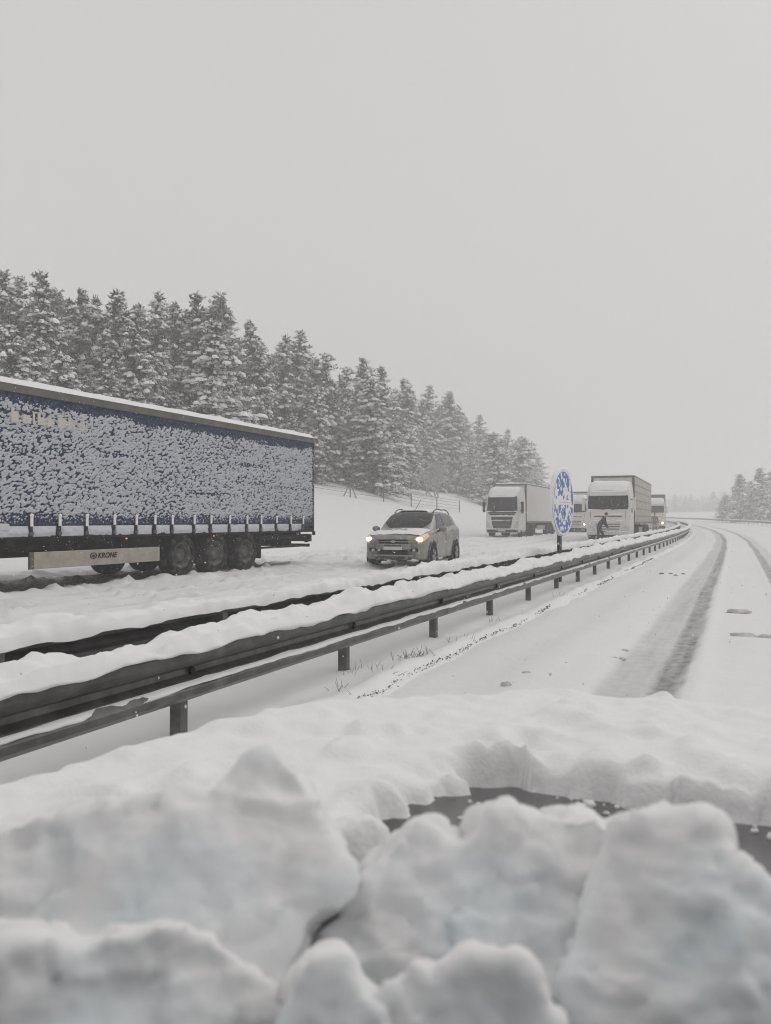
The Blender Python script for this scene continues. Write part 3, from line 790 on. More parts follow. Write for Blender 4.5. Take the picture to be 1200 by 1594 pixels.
# running gear
mb = MB(); mb.box(-0.55, -0.40, tt(0.35), tt(12.4), 0.62 + BZ, FLOOR + 0.02); mb.box(0.40, 0.55, tt(0.35), tt(12.4), 0.62 + BZ, FLOOR + 0.02)
for t in (0.6, 2.0, 3.2, 4.4, 5.6, 6.9, 8.0, 9.2, 10.4, 11.6): mb.box(-1.15, 1.15, tt(t) - 0.05, tt(t) + 0.05, 0.86 + BZ, FLOOR + 0.02)
for t in (3.5, 4.81, 6.12): mb.bar((-1.0, tt(t), 0.5), (1.0, tt(t), 0.5), 0.07)
mb.build('trailer_chassis', 'underbody', blue)
MB().box(-1.10, -1.02, tt(6.75), tt(11.3), 0.76 + BZ, FLOOR + 0.01).build('equipment_box', 'underbody', blue)
MB().box(-1.00, -0.55, tt(6.9), tt(8.6), 0.62 + BZ, FLOOR + 0.01).build('pallet_box', 'black', blue)
for sg in (-1, 1):
    for t in (3.5, 4.81, 6.12):
        wheel(blue, sg * 1.07, tt(t), 0.52, 0.38)
        a = np.linspace(R(20), R(160), 12); P = np.array([[(sg * (1.07 + dx), tt(t) + 0.60 * math.cos(q), 0.52 + 0.60 * math.sin(q)) for dx in (-0.21, 0.21)] for q in a]); grid_obj('mudguard', P, 'black', blue)
    MB().box(*sorted((sg * 0.86, sg * 1.25)), tt(2.80), tt(2.83), 0.30, 0.98).build('mud_flap', 'black', blue)
    MB().box(*sorted((sg * 0.75, sg * 0.87)), tt(11.0), tt(11.14), 0.08, 0.98).build('landing_leg', 'underbody', blue)
    wheel(blue, sg * 0.98, tt(11.75), 0.5, 0.56)
    wheel(blue, sg * 1.08, -1.35, 0.5, 0.32)
# tail: lamp board, underrun bar, brackets
mb = MB(); mb.box(-1.22, 1.22, tt(0.02), tt(0.10), 0.70 + BZ, 0.92 + BZ); mb.build('lamp_board', 'black', blue)
mb = MB(); mb.box(-1.18, -1.06, tt(0.12), tt(2.7), 0.80 + BZ, 0.93 + BZ); mb.build('pallet_carrier', 'black', blue, bevel=0.03)
mb = MB(); mb.box(-1.20, 1.20, tt(0.10), tt(0.22), 0.54 + BZ, 0.63 + BZ); mb.box(-1.16, -1.10, tt(0.22), tt(2.7), 0.55 + BZ, 0.61 + BZ); mb.box(-1.13, -1.05, tt(1.05), tt(1.15), 0.61 + BZ, 0.80 + BZ); mb.build('underrun_bar', 'black', blue)
mb = MB(); mb.ell((-1.12, tt(0.16), 0.76 + BZ), 0.08, 0.16, 0.09); mb.build('rear_bumper_pad', 'underbody', blue, smooth=True)
mb = MB(); mb.lathe_x([(-1.22, 0.06), (-1.24, 0.06), (-1.24, 0.035), (-1.22, 0.035)], 16, 0, tt(0.85), 0.965 + BZ); mb.build('tie_ring', 'alu', blue)
mb = MB(); mb.box(-1.32, -1.26, tt(-0.03), tt(0.06), FLOOR - 0.10, FLOOR + 0.02); mb.build('door_hinge', 'underbody', blue)
for t in (8.0, 4.95): MB().ell((-1.285, tt(t), 0.955 + BZ), 0.012, 0.035, 0.02, 8, 5).build('side_marker', 'amber', blue)
# aluminium side guard with its maker's lettering
sgd = MB().box(-1.27, -1.235, tt(6.92), tt(10.42), 0.42 + BZ, 0.745 + BZ).build('side_guard', 'alu', blue, bevel=0.012)
MB().box(-1.272, -1.23, tt(10.42), tt(10.52), 0.42 + BZ, 0.745 + BZ).build('guard_end_cap', 'alu_dark', sgd)
def letters(body, size, parent, loc, rot, m, shear=0.25, off=0.0):
    cu = bpy.data.curves.new('lettering', 'FONT'); cu.body = body; cu.size = size; cu.shear = shear; cu.extrude = 0.002; cu.offset = off; cu.align_x = 'LEFT'; cu.space_character = 1.05
    cu.materials.append(MATS[m])
    tmp = bpy.data.objects.new('tmp', cu); COL.objects.link(tmp)
    dg = bpy.context.evaluated_depsgraph_get(); me = bpy.data.meshes.new_from_object(tmp.evaluated_get(dg), depsgraph=dg); bpy.data.objects.remove(tmp)
    o = bpy.data.objects.new('maker_name', me); link(o, parent); o.location = loc; o.rotation_euler = rot
    return o
letters('KRONE', 0.155, sgd, (-1.2735, tt(8.82), 0.565 + BZ), (R(90), 0, R(-90)), 'underbody', 0.25, 0.004)
em = MB()                        # emblem: a small crown in a rounded ring
cyc, czc = tt(8.93), 0.62 + BZ
for k in range(14):
    a0, a1 = 2 * math.pi * k / 14, 2 * math.pi * (k + 1) / 14
    em.bar((-1.273, cyc + 0.085 * math.cos(a0), czc + 0.058 * math.sin(a0)), (-1.273, cyc + 0.085 * math.cos(a1), czc + 0.058 * math.sin(a1)), 0.010, 4)
em.add([(-1.274, cyc + y, czc + z) for y, z in ((-.045, -.025), (.045, -.025), (.055, .025), (.025, .0), (0, .035), (-.025, .0), (-.055, .025))], [(0, 1, 2, 3, 4, 5, 6)])
em.build('emblem', 'black', sgd)

# ------------------------------------------------------------------ the beige SUV coming towards us
def catmull(xs, ys, q):
    xs, ys, q = np.asarray(xs, float), np.asarray(ys, float), np.asarray(q, float)
    m = np.gradient(ys, xs); m[0] = (ys[1] - ys[0]) / (xs[1] - xs[0]); m[-1] = (ys[-1] - ys[-2]) / (xs[-1] - xs[-2])
    d = np.diff(ys) / np.diff(xs)
    for k in range(len(d)):                                  # keep it from overshooting
        if d[k] == 0: m[k] = m[k + 1] = 0
        else:
            for j in (k, k + 1):
                if m[j] / d[k] > 3: m[j] = 3 * d[k]
                if m[j] / d[k] < 0: m[j] = 0
    i = np.clip(np.searchsorted(xs, q) - 1, 0, len(xs) - 2); h = xs[i + 1] - xs[i]; t = np.clip((q - xs[i]) / h, 0, 1)
    return (2 * t**3 - 3 * t**2 + 1) * ys[i] + (t**3 - 2 * t**2 + t) * h * m[i] + (-2 * t**3 + 3 * t**2) * ys[i + 1] + (t**3 - t**2) * h * m[i + 1]

# distance behind the nose, then (x, z) of 11 points from the sill round to the middle of the roof
SUV = [
 (0.00, [(.50, .34), (.62, .36), (.66, .45), (.67, .58), (.665, .68), (.65, .76), (.58, .80), (.46, .82), (.30, .83), (.15, .835), (0, .84)]),
 (0.08, [(.58, .30), (.74, .32), (.78, .44), (.79, .60), (.785, .72), (.77, .82), (.70, .88), (.56, .91), (.38, .925), (.19, .93), (0, .935)]),
 (0.25, [(.66, .27), (.83, .29), (.865, .44), (.875, .62), (.87, .76), (.85, .89), (.78, .96), (.62, .985), (.42, 1.0), (.21, 1.005), (0, 1.01)]),
 (0.60, [(.70, .26), (.87, .28), (.905, .44), (.915, .64), (.91, .82), (.885, .96), (.81, 1.03), (.64, 1.055), (.43, 1.07), (.21, 1.08), (0, 1.085)]),
 (1.10, [(.72, .26), (.88, .28), (.91, .44), (.92, .64), (.915, .84), (.895, .99), (.82, 1.08), (.66, 1.12), (.44, 1.14), (.22, 1.15), (0, 1.155)]),
 (1.45, [(.72, .26), (.88, .28), (.91, .44), (.92, .65), (.915, .85), (.90, 1.02), (.835, 1.10), (.77, 1.26), (.66, 1.34), (.34, 1.365), (0, 1.375)]),
 (1.95, [(.72, .26), (.88, .28), (.91, .44), (.92, .66), (.918, .86), (.90, 1.04), (.845, 1.12), (.745, 1.42), (.62, 1.57), (.34, 1.615), (0, 1.625)]),
 (2.50, [(.72, .26), (.88, .28), (.91, .44), (.92, .67), (.918, .88), (.90, 1.06), (.845, 1.14), (.74, 1.45), (.63, 1.61), (.36, 1.665), (0, 1.675)]),
 (3.20, [(.72, .26), (.88, .28), (.91, .45), (.92, .68), (.92, .90), (.905, 1.09), (.845, 1.17), (.735, 1.44), (.63, 1.60), (.36, 1.655), (0, 1.665)]),
 (3.85, [(.70, .28), (.87, .30), (.905, .46), (.915, .69), (.915, .92), (.895, 1.12), (.825, 1.20), (.71, 1.42), (.61, 1.555), (.35, 1.61), (0, 1.62)]),
 (4.20, [(.66, .32), (.83, .34), (.87, .48), (.885, .70), (.885, .94), (.86, 1.12), (.78, 1.22), (.67, 1.38), (.58, 1.49), (.33, 1.54), (0, 1.55)]),
 (4.36, [(.60, .36), (.76, .38), (.80, .50), (.815, .72), (.81, .93), (.79, 1.06), (.72, 1.12), (.60, 1.18), (.50, 1.22), (.28, 1.245), (0, 1.25)]),
 (4.44, [(.50, .42), (.66, .44), (.70, .52), (.71, .70), (.70, .86), (.68, .94), (.62, .97), (.50, .99), (.38, 1.0), (.20, 1.005), (0, 1.01)]),
]
D0 = [s_[0] for s_ in SUV]
TX = np.array([[p[0] for p in s_[1]] for s_ in SUV]); TZ = np.array([[p[1] for p in s_[1]] for s_ in SUV])
def suv_grid(ds, vs):
    ds, vs = np.asarray(ds, float), np.asarray(vs, float)
    Xd = np.stack([catmull(D0, TX[:, j], ds) for j in range(11)], 1); Zd = np.stack([catmull(D0, TZ[:, j], ds) for j in range(11)], 1)
    k = np.arange(11)
    X = np.stack([catmull(k, Xd[i], vs) for i in range(len(ds))]); Z = np.stack([catmull(k, Zd[i], vs) for i in range(len(ds))])
    Y = np.repeat(-ds[:, None], len(vs), 1)
    return np.stack([X, Y, Z], -1)
def normals(P):
    du = np.gradient(P, axis=0); dv = np.gradient(P, axis=1); n = np.cross(dv, du)
    n /= np.linalg.norm(n, axis=-1, keepdims=True) + 1e-9
    return n
def suv_patch(name, m, parent, d0, d1, v0, v1, side=1, off=0.006, nd=14, nv=8, dslant=None, grow=None):
    ds = np.linspace(d0, d1, nd); vs = np.linspace(v0, v1, nv)
    P = np.zeros((nd, nv, 3))
    for j, v in enumerate(vs):
        a, b = (d0, d1) if dslant is None else dslant((v - v0) / (v1 - v0))
        P[:, j] = suv_grid(np.linspace(a, b, nd), [v])[:, 0]
    n = normals(P)
    if np.mean(n[..., 2]) < 0 and np.mean(n[..., 0]) < 0: n = -n
    if np.mean(n[..., 0]) < -0.2: n = -n
    P = P + n * off * (1 if np.mean(n[..., 2]) > -0.2 else -1)
    P[..., 0] *= side
    return grid_obj(name, P, m, parent, flip=(side > 0))
SH = math.pi + R(4.8)
sp = at(612, 800, 22.5)
suv = empty('suv', (sp.x, sp.y, ground_at(sp.x, sp.y) - 0.02), SH)
tag(suv, 'beige SUV with lit headlights driving towards us beside the blue trailer', 'car')
dsx = np.concatenate([np.linspace(0, .3, 10), np.linspace(.36, 4.1, 64), np.linspace(4.15, 4.44, 9)]); vsx = np.linspace(0, 10, 41)
Pr = suv_grid(dsx, vsx); Pl = Pr[:, ::-1].copy(); Pl[..., 0] *= -1
Pb = np.concatenate([Pr, Pl[:, 1:]], 1)
body = grid_obj('body', Pb, 'suv_paint', suv, flip=True)
bmesh_ = bmesh.new(); bmesh_.from_mesh(body.data)
bmesh.ops.holes_fill(bmesh_, edges=[e for e in bmesh_.edges if e.is_boundary], sides=0)
bmesh_.to_mesh(body.data); bmesh_.free()
# glass
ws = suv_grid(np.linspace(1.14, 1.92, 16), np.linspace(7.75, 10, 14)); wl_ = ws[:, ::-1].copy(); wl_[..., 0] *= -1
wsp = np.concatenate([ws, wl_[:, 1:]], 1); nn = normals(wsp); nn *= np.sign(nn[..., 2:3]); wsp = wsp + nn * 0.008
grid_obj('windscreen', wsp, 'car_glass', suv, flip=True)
for sg in (-1, 1):
    suv_patch('side_window', 'car_glass', suv, 1.62, 2.36, 6.15, 7.75, sg, 0.008, dslant=lambda t: (1.48 + 0.52 * t, 2.36))
    suv_patch('side_window', 'car_glass', suv, 2.46, 3.24, 6.15, 7.75, sg, 0.008, dslant=lambda t: (2.44, 3.28 - 0.06 * t))
    suv_patch('side_window', 'car_glass', suv, 3.38, 3.9, 6.25, 7.65, sg, 0.008, dslant=lambda t: (3.38, 3.95 - 0.18 * t))
    suv_patch('window_pillar', 'suv_cladding', suv, 2.36, 2.46, 6.15, 7.75, sg, 0.006, nd=4)
    for d in (1.30, 2.40, 3.36): suv_patch('door_gap', 'black', suv, d, d + 0.018, 1.2, 6.0, sg, 0.003, nd=3, nv=24)
    suv_patch('sill_cladding', 'suv_cladding', suv, 0.3, 4.15, 0.1, 1.9, sg, 0.014, nd=40, nv=6)
    for d in (2.15, 3.12): suv_patch('door_handle', 'suv_paint', suv, d, d + 0.20, 4.55, 4.85, sg, 0.03, nd=6, nv=4)
    # wheels in dark arches
    for d in (0.86, 3.55):
        a = np.linspace(R(-28), R(208), 26)
        P = np.array([[(sg * x, -d + rr * math.cos(q), 0.36 + rr * math.sin(q)) for x, rr in ((0.60, 0.40), (0.934, 0.40), (0.942, 0.415), (0.942, 0.455), (0.915, 0.465))] for q in a])
        grid_obj('wheel_arch', P, 'suv_cladding', suv)
        P = np.array([[(sg * 0.926, -d + rr * math.cos(q), 0.36 + rr * math.sin(q)) for rr in (0.0, 0.2, 0.405)] for q in a])
        grid_obj('arch_liner', P, 'black', suv)
        wheel(suv, sg * 0.845, -d, 0.355, 0.23, 'rim', spokes=5)
    # mirrors
    mb = MB(); mb.ell((sg * 1.04, -1.52, 1.13), 0.125, 0.075, 0.085, 12, 8); mo = mb.build('mirror', 'suv_paint', suv, smooth=True)
    MB().bar((sg * 0.86, -1.56, 1.06), (sg * 1.0, -1.52, 1.09), 0.03).build('mirror_foot', 'suv_cladding', mo)
    # roof rail: a bow over the snow
    q = np.linspace(0, 1, 14); mb = MB(); mb.tube([(sg * (0.60 + 0.0 * t), -1.98 - 1.95 * t, 1.60 + 0.13 * math.sin(math.pi * min(t, 1 - t) * 2 / 1.3 if min(t, 1 - t) < 0.65 else 1.57) ** 0.6 - 0.03 * t) for t in q], 0.017, 6); mb.build('roof_rail', 'suv_cladding', suv, smooth=True)
    # lamps
    P = suv_grid(np.linspace(0.06, 0.58, 14), np.linspace(4.55, 6.25, 10)); n = normals(P); n *= np.sign(n[..., 0:1]); fz = np.linspace(0, 1, 14)[:, None]
    P = suv_grid(np.linspace(0.03, 0.50, 14), [5.0])[:, 0]
    hl = []
    for j, v in enumerate(np.linspace(0, 1, 9)):
        row = np.zeros((14, 3))
        for i, t in enumerate(np.linspace(0, 1, 14)):
            lo_v, hi_v = 4.3 + 0.5 * t, 6.35 - 0.65 * t
            row[i] = suv_grid([0.03 + 0.50 * t], [lo_v + (hi_v - lo_v) * v])[0, 0]
        hl.append(row)
    hl = np.array(hl); n = normals(hl); n *= np.sign((n * np.array([1, 1, .6])).sum(-1, keepdims=True)); hl = hl + n * 0.012; hl[..., 0] *= sg
    hd = grid_obj('headlight', hl, 'head_rim', suv, flip=(sg > 0))
    mb = MB(); mb.ell((sg * 0.735, -0.085, 0.845), 0.105, 0.07, 0.062, 14, 9); mb.build('lamp', 'head_lit', hd, smooth=True)
    mb = MB(); mb.ell((sg * 0.60, -0.02, 0.545), 0.065, 0.05, 0.05, 10, 7); fl = mb.build('fog_lamp', 'chrome', suv, smooth=True)
    mb = MB(); mb.box(*sorted((sg * 0.48, sg * 0.72)), -0.06, 0.004, 0.50, 0.60); mb.build('lamp_recess', 'black', fl, bevel=0.02)
# the nose: grille, slot, number plate, lower intake, bumper lip
def nose(x, z, off): 
    # the nose is slightly bowed
    return (x, 0.012 + off - 0.10 * (abs(x) / 0.7) ** 3, z)
def nose_plate(name, m, rows, off=0.01, depth=0.07, nx=12, parent=suv):
    V, F = [], []
    for d in (0, depth):
        for z, x0, x1 in rows:
            for k in range(nx): V.append(nose(x0 + (x1 - x0) * k / (nx - 1), z, off - d))
    n = len(rows) * nx
    for i in range(len(rows) - 1):
        for k in range(nx - 1):
            a = i * nx + k; F += [(a, a + 1, a + nx + 1, a + nx), (n + a, n + a + nx, n + a + nx + 1, n + a + 1)]
        for k in (0, nx - 1): a = i * nx + k; F.append((a, a + nx, n + a + nx, n + a))
    for k in range(nx - 1):
        a = (len(rows) - 1) * nx + k; F += [(k, n + k, n + k + 1, k + 1), (a, a + 1, n + a + 1, n + a)]
    return mesh_obj(name, V, F, m, parent)
gr = nose_plate('grille', 'black', [(0.735, -0.44, 0.44), (0.765, -0.50, 0.50), (0.835, -0.46, 0.46)], 0.012)
nose_plate('grille_bar', 'chrome', [(0.775, -0.49, 0.49), (0.79, -0.49, 0.49)], 0.022, 0.01, parent=gr)
mb = MB(); mb.ell((0, 0.028, 0.785), 0.085, 0.014, 0.034, 14, 7); mb.build('badge', 'chrome', gr, smooth=True)
nose_plate('bumper', 'suv_paint', [(0.57, -0.66, 0.66), (0.66, -0.67, 0.67), (0.725, -0.62, 0.62)], 0.03)
nose_plate('bumper_slot', 'black', [(0.655, -0.25, 0.25), (0.68, -0.25, 0.25)], 0.036)
nose_plate('number_plate', 'plate', [(0.555, -0.27, 0.27), (0.645, -0.27, 0.27)], 0.045)
nose_plate('lower_intake', 'black', [(0.43, -0.40, 0.40), (0.53, -0.44, 0.44)], 0.034)
nose_plate('bumper_lip', 'suv_paint', [(0.375, -0.56, 0.56), (0.42, -0.60, 0.60)], 0.045)
nose_plate('skid_plate', 'suv_cladding', [(0.27, -0.50, 0.50), (0.375, -0.58, 0.58)], 0.02)
mb = MB(); mb.bar((-0.05, -1.16, 1.17), (0.55, -1.18, 1.15), 0.012, 5); mb.build('wiper', 'black', suv)
mb = MB(); mb.bar((-0.62, -1.14, 1.14), (-0.08, -1.20, 1.21), 0.012, 5); mb.build('wiper', 'black', suv)
mb = MB(); mb.bar((0.0, -2.1, 1.66), (0.10 * -1, -2.45, 2.02), 0.008, 4); mb.build('aerial', 'black', suv)
# snow on the bonnet, the roof and in patches on the flank
ds = np.linspace(0.16, 1.08, 26); vs = np.linspace(6.1, 10, 18)
P = suv_grid(ds, vs); Q = P[:, ::-1].copy(); Q[..., 0] *= -1; P = np.concatenate([P, Q[:, 1:]], 1)
P[..., 2] += 0.012 + 0.03 * fbm(P[..., 0] * 2.2, P[..., 1] * 2.2, 0, 3, 121) + 0.012 * fbm(P[..., 0] * 9, P[..., 1] * 9, 0, 2, 122)
grid_obj('bonnet_snow', P, 'snow_fine', suv, flip=True)
ds = np.linspace(2.0, 4.12, 26); vs = np.linspace(8.5, 10, 10)
P = suv_grid(ds, vs); Q = P[:, ::-1].copy(); Q[..., 0] *= -1; P = np.concatenate([P, Q[:, 1:]], 1)
e = np.minimum(1, np.minimum(np.arange(P.shape[1]), np.arange(P.shape[1])[::-1]) / 2.0)[None, :]
P[..., 2] += 0.055 * e + 0.015 * fbm(P[..., 0] * 3, P[..., 1] * 3, 0, 3, 123) - 0.004
grid_obj('roof_snow', P, 'snow_fine', suv, flip=True)

# ------------------------------------------------------------------ round blue sign between the rails
sg_p = at(877, 782, 15.5)
sign = empty('road_sign', (sg_p.x, sg_p.y, float(grade(15)) + 0.1), R(-7))
tag(sign, 'round blue arrow sign plastered with snow on a post between the guard rails', 'road sign')
SZ = sg_p.z - sign.location.z; SR = 0.64
def disc(r, x0, x1, n=48, hole=0.0): return MB().lathe_x([(x0, hole), (x0, r), (x1, r), (x1, hole)], n, 0, 0, SZ)
disc(SR, -0.05, 0.0).build('panel', 'sign_back', sign)
disc(SR, 0.002, 0.006, hole=SR - 0.045).build('border', 'sign_white', sign)
face_ = disc(SR - 0.045, 0.001, 0.004).build('face', 'sign_blue', sign)
ar = MB(); ar.box(0.0055, 0.008, -0.46, 0.36, SZ - 0.05, SZ + 0.05)
def quad(pts): ar.add([(0.0085, y, SZ + z) for y, z in pts], [tuple(range(len(pts)))])
quad([(0.50, 0.0), (0.16, 0.34), (0.02, 0.34), (0.36, 0.0)]); quad([(0.50, -0.002), (0.36, -0.002), (0.02, -0.34), (0.16, -0.34)])
ar.build('arrow', 'sign_white', face_)
MB().box(0.009, 0.0105, -SR + .06, SR - .06, SZ - 0.004, SZ + 0.004).build('panel_joint', 'sign_back', face_)
MB().box(-0.11, -0.052, -0.055, 0.055, -0.3, SZ + 0.4).build('post', 'post_dark', sign)
for dz in (-0.32, 0.30): MB().box(-0.115, -0.045, -0.18, 0.18, SZ + dz - 0.025, SZ + dz + 0.025).build('clamp', 'sign_back', sign)
# snow: speckles driven onto the face, a rind round the edge
PH, RD = np.meshgrid(np.linspace(0, 2 * math.pi, 220), np.linspace(0, SR - 0.03, 70), indexing='ij'); Y, Z = RD * np.cos(PH), RD * np.sin(PH)
hh = 0.60 * noise(Y * 13 + Z * 5, Z * 12, 0, 131) + 0.5 * noise(Y * 24, Z * 22, 0, 132) + 0.25 * fbm(Y * 2, Z * 2, 0, 2, 133) - 0.33 + 0.5 * sstep(0.14, 0.0, np.abs(Z - 0.03)) * sstep(0.35, -0.2, Y)
hh = np.where(RD > SR - 0.06, -0.5, hh)
grid_obj('snow_crust', np.stack([0.006 + np.clip(hh, -0.3, 0.9) * 0.020, Y, SZ + Z], -1), 'snow_fine', sign, flip=True)
a = np.linspace(0, 2 * math.pi, 90, endpoint=False); b = np.linspace(0, 2 * math.pi, 9)[:-1]
A, B = np.meshgrid(a, b, indexing='ij'); fat = 0.016 + 0.022 * np.clip(np.sin(A), 0, 1) ** 2 + 0.010 * np.clip(-np.cos(A), 0, 1) + 0.012 * fbm(np.cos(A) * 3, np.sin(A) * 3, 0, 3, 134)
P = np.stack([-0.03 + fat * 1.15 * np.cos(B), (SR + 0.006 + fat * 0.8 * np.sin(B)) * np.cos(A), SZ + (SR + 0.006 + fat * 0.8 * np.sin(B)) * np.sin(A)], -1)
P = np.concatenate([P, P[:, :1]], 1); P = np.concatenate([P, P[:1]], 0)
grid_obj('snow_rind', P, 'snow_fine', sign)

# ------------------------------------------------------------------ people
def person(name, label, joints, edges, loc, rz, coat, legs='trousers', scale=1.0, hair_at=None, group=None):
    """joints: name -> (x, y, z, radius); one skin grown over the whole skeleton"""
    names = list(joints); me = bpy.data.meshes.new('tmp')
    me.from_pydata([joints[n][:3] for n in names], [(names.index(a), names.index(b)) for a, b in edges], [])
    o = bpy.data.objects.new('tmp', me); COL.objects.link(o)
    sk = o.modifiers.new('skin', 'SKIN'); sk.use_smooth_shade = True
    for i, n in enumerate(names):
        v = me.skin_vertices[0].data[i]; rr = joints[n][3]
        v.radius = rr if isinstance(rr, tuple) else (rr, rr); v.use_root = (n == 'pelvis')
    sb = o.modifiers.new('sub', 'SUBSURF'); sb.levels = 2; sb.render_levels = 2
    dg = bpy.context.evaluated_depsgraph_get(); ev = o.evaluated_get(dg)
    m2 = bpy.data.meshes.new_from_object(ev, depsgraph=dg)
    bpy.data.objects.remove(o)
    m2.materials.clear()
    for mm in (coat, legs, 'skin', 'black'): m2.materials.append(MATS[mm])
    J = {n: Vector(joints[n][:3]) for n in names}
    for p in m2.polygons:
        c = p.center; p.use_smooth = True
        near = min(names, key=lambda n: (J[n] - c).length)
        if near in ('head', 'chin', 'nose', 'neck') : p.material_index = 2
        elif near.startswith(('hand', 'finger', 'thumb')): p.material_index = 2
        elif near.startswith(('foot', 'toe')): p.material_index = 3
        elif near.startswith(('knee', 'ankle', 'thigh', 'pelvis')): p.material_index = 1
        else: p.material_index = 0
    m2.name = name
    r = bpy.data.objects.new(name, m2); COL.objects.link(r); r.location = loc; r.rotation_euler = (0, 0, rz); r.scale = (scale,) * 3
    tag(r, label, 'person', group)
    if hair_at:
        h = MB(); c = Vector(hair_at); h.ell(c, 0.092, 0.10, 0.085, 14, 9); h.build('hair', 'hair', r, smooth=True)
    return r
def hand_joints(J, E, side, wrist, d):
    """palm and five fingers from the wrist along d"""
    w = Vector(wrist); d = Vector(d).normalized(); s = d.cross(Vector((0, 0, 1))).normalized(); dn = d.cross(s)
    J['hand_' + side] = (*(w + d * 0.055), (0.034, 0.018)); E.append(('wrist_' + side, 'hand_' + side))
    for k, (o, l) in enumerate(((-0.032, .066), (-0.011, .078), (0.011, .072), (0.031, .055))):
        a = w + d * 0.10 + s * o; b = a + d * l * 0.55; c = b + d * l * 0.35 + dn * 0.03
        for nme, q in (('a', a), ('b', b), ('c', c)): J[f'finger{k}{nme}_{side}'] = (*q, 0.009)
        E += [('hand_' + side, f'finger{k}a_{side}'), (f'finger{k}a_{side}', f'finger{k}b_{side}'), (f'finger{k}b_{side}', f'finger{k}c_{side}')]
    a = w + d * 0.05 + s * 0.05; b = a + d * 0.05 + s * 0.015
    J['thumba_' + side] = (*a, 0.011); J['thumbb_' + side] = (*b, 0.009); E += [('hand_' + side, 'thumba_' + side), ('thumba_' + side, 'thumbb_' + side)]

# stooping man clearing the lorry's front; local +Y is where he faces
J = {'pelvis': (0, -0.10, 0.92, (0.165, 0.13)), 'waist': (0, -0.04, 1.08, (0.17, 0.135)), 'chest': (0, 0.12, 1.30, (0.20, 0.15)), 'collar': (0, 0.20, 1.42, (0.13, 0.10)), 'neck': (0, 0.25, 1.48, 0.06), 'chin': (0, 0.30, 1.53, 0.072), 'head': (0, 0.32, 1.62, 0.094), 'nose': (0, 0.425, 1.545, 0.022)}
E = [('pelvis', 'waist'), ('waist', 'chest'), ('chest', 'collar'), ('collar', 'neck'), ('neck', 'chin'), ('chin', 'head'), ('chin', 'nose')]
for sd, sx, fy in (('l', -1, 0.20), ('r', 1, -0.22)):
    J.update({f'thigh_{sd}': (sx * 0.11, -0.08 + fy * 0.2, 0.84, 0.105), f'knee_{sd}': (sx * 0.13, fy * 0.75, 0.47, 0.075), f'ankle_{sd}': (sx * 0.13, fy * 0.9 - 0.03, 0.10, 0.055), f'foot_{sd}': (sx * 0.135, fy * 0.9 + 0.03, 0.05, 0.05), f'toe_{sd}': (sx * 0.15, fy * 0.9 + 0.19, 0.04, 0.042)})
    E += [('pelvis', f'thigh_{sd}'), (f'thigh_{sd}', f'knee_{sd}'), (f'knee_{sd}', f'ankle_{sd}'), (f'ankle_{sd}', f'foot_{sd}'), (f'foot_{sd}', f'toe_{sd}')]
    el = (sx * 0.27, 0.26, 1.10) ; wr = (sx * 0.17, 0.36, 0.90)
    J.update({f'shoulder_{sd}': (sx * 0.20, 0.17, 1.38, 0.085), f'elbow_{sd}': (*el, 0.06), f'wrist_{sd}': (*wr, 0.045)})
    E += [('collar', f'shoulder_{sd}'), (f'shoulder_{sd}', f'elbow_{sd}'), (f'elbow_{sd}', f'wrist_{sd}')]
    hand_joints(J, E, sd, wr, (-sx * 0.25, 0.35, -0.75))
pp = at(935, 830, 45.0)
person('person', 'man in dark clothes stooping at the front of a pale lorry', J, E, (pp.x, pp.y, ground_at(pp.x, pp.y)), R(-90 + 16), 'jacket', hair_at=(0, 0.30, 1.66))
# a second figure beyond, upright
J = {'pelvis': (0, 0, 0.95, (0.16, 0.12)), 'waist': (0, 0, 1.12, (0.17, 0.13)), 'chest': (0, 0.01, 1.33, (0.20, 0.14)), 'collar': (0, 0, 1.47, (0.12, 0.09)), 'neck': (0, 0.01, 1.54, 0.058), 'chin': (0, 0.04, 1.60, 0.07), 'head': (0, 0.02, 1.69, 0.094), 'nose': (0, 0.13, 1.645, 0.02)}
E = [('pelvis', 'waist'), ('waist', 'chest'), ('chest', 'collar'), ('collar', 'neck'), ('neck', 'chin'), ('chin', 'head'), ('chin', 'nose')]
for sd, sx in (('l', -1), ('r', 1)):
    J.update({f'thigh_{sd}': (sx * 0.11, 0, 0.86, 0.10), f'knee_{sd}': (sx * 0.13, 0.03, 0.48, 0.075), f'ankle_{sd}': (sx * 0.14, 0, 0.10, 0.055), f'foot_{sd}': (sx * 0.14, 0.05, 0.05, 0.05), f'toe_{sd}': (sx * 0.16, 0.20, 0.04, 0.042)})
    E += [('pelvis', f'thigh_{sd}'), (f'thigh_{sd}', f'knee_{sd}'), (f'knee_{sd}', f'ankle_{sd}'), (f'ankle_{sd}', f'foot_{sd}'), (f'foot_{sd}', f'toe_{sd}')]
    wr = (sx * 0.27, 0.08, 0.92)
    J.update({f'shoulder_{sd}': (sx * 0.20, 0, 1.43, 0.08), f'elbow_{sd}': (sx * 0.29, -0.03, 1.16, 0.058), f'wrist_{sd}': (*wr, 0.044)})
    E += [('collar', f'shoulder_{sd}'), (f'shoulder_{sd}', f'elbow_{sd}'), (f'elbow_{sd}', f'wrist_{sd}')]
    hand_joints(J, E, sd, wr, (0, 0.25, -0.9))
pp = at(1019, 820, 72.0)
person('person', 'grey figure standing on the road in front of the farthest lorry', J, E, (pp.x, pp.y, ground_at(pp.x, pp.y)), R(200), 'grey_coat', 'grey_coat', hair_at=(0, 0.0, 1.73))

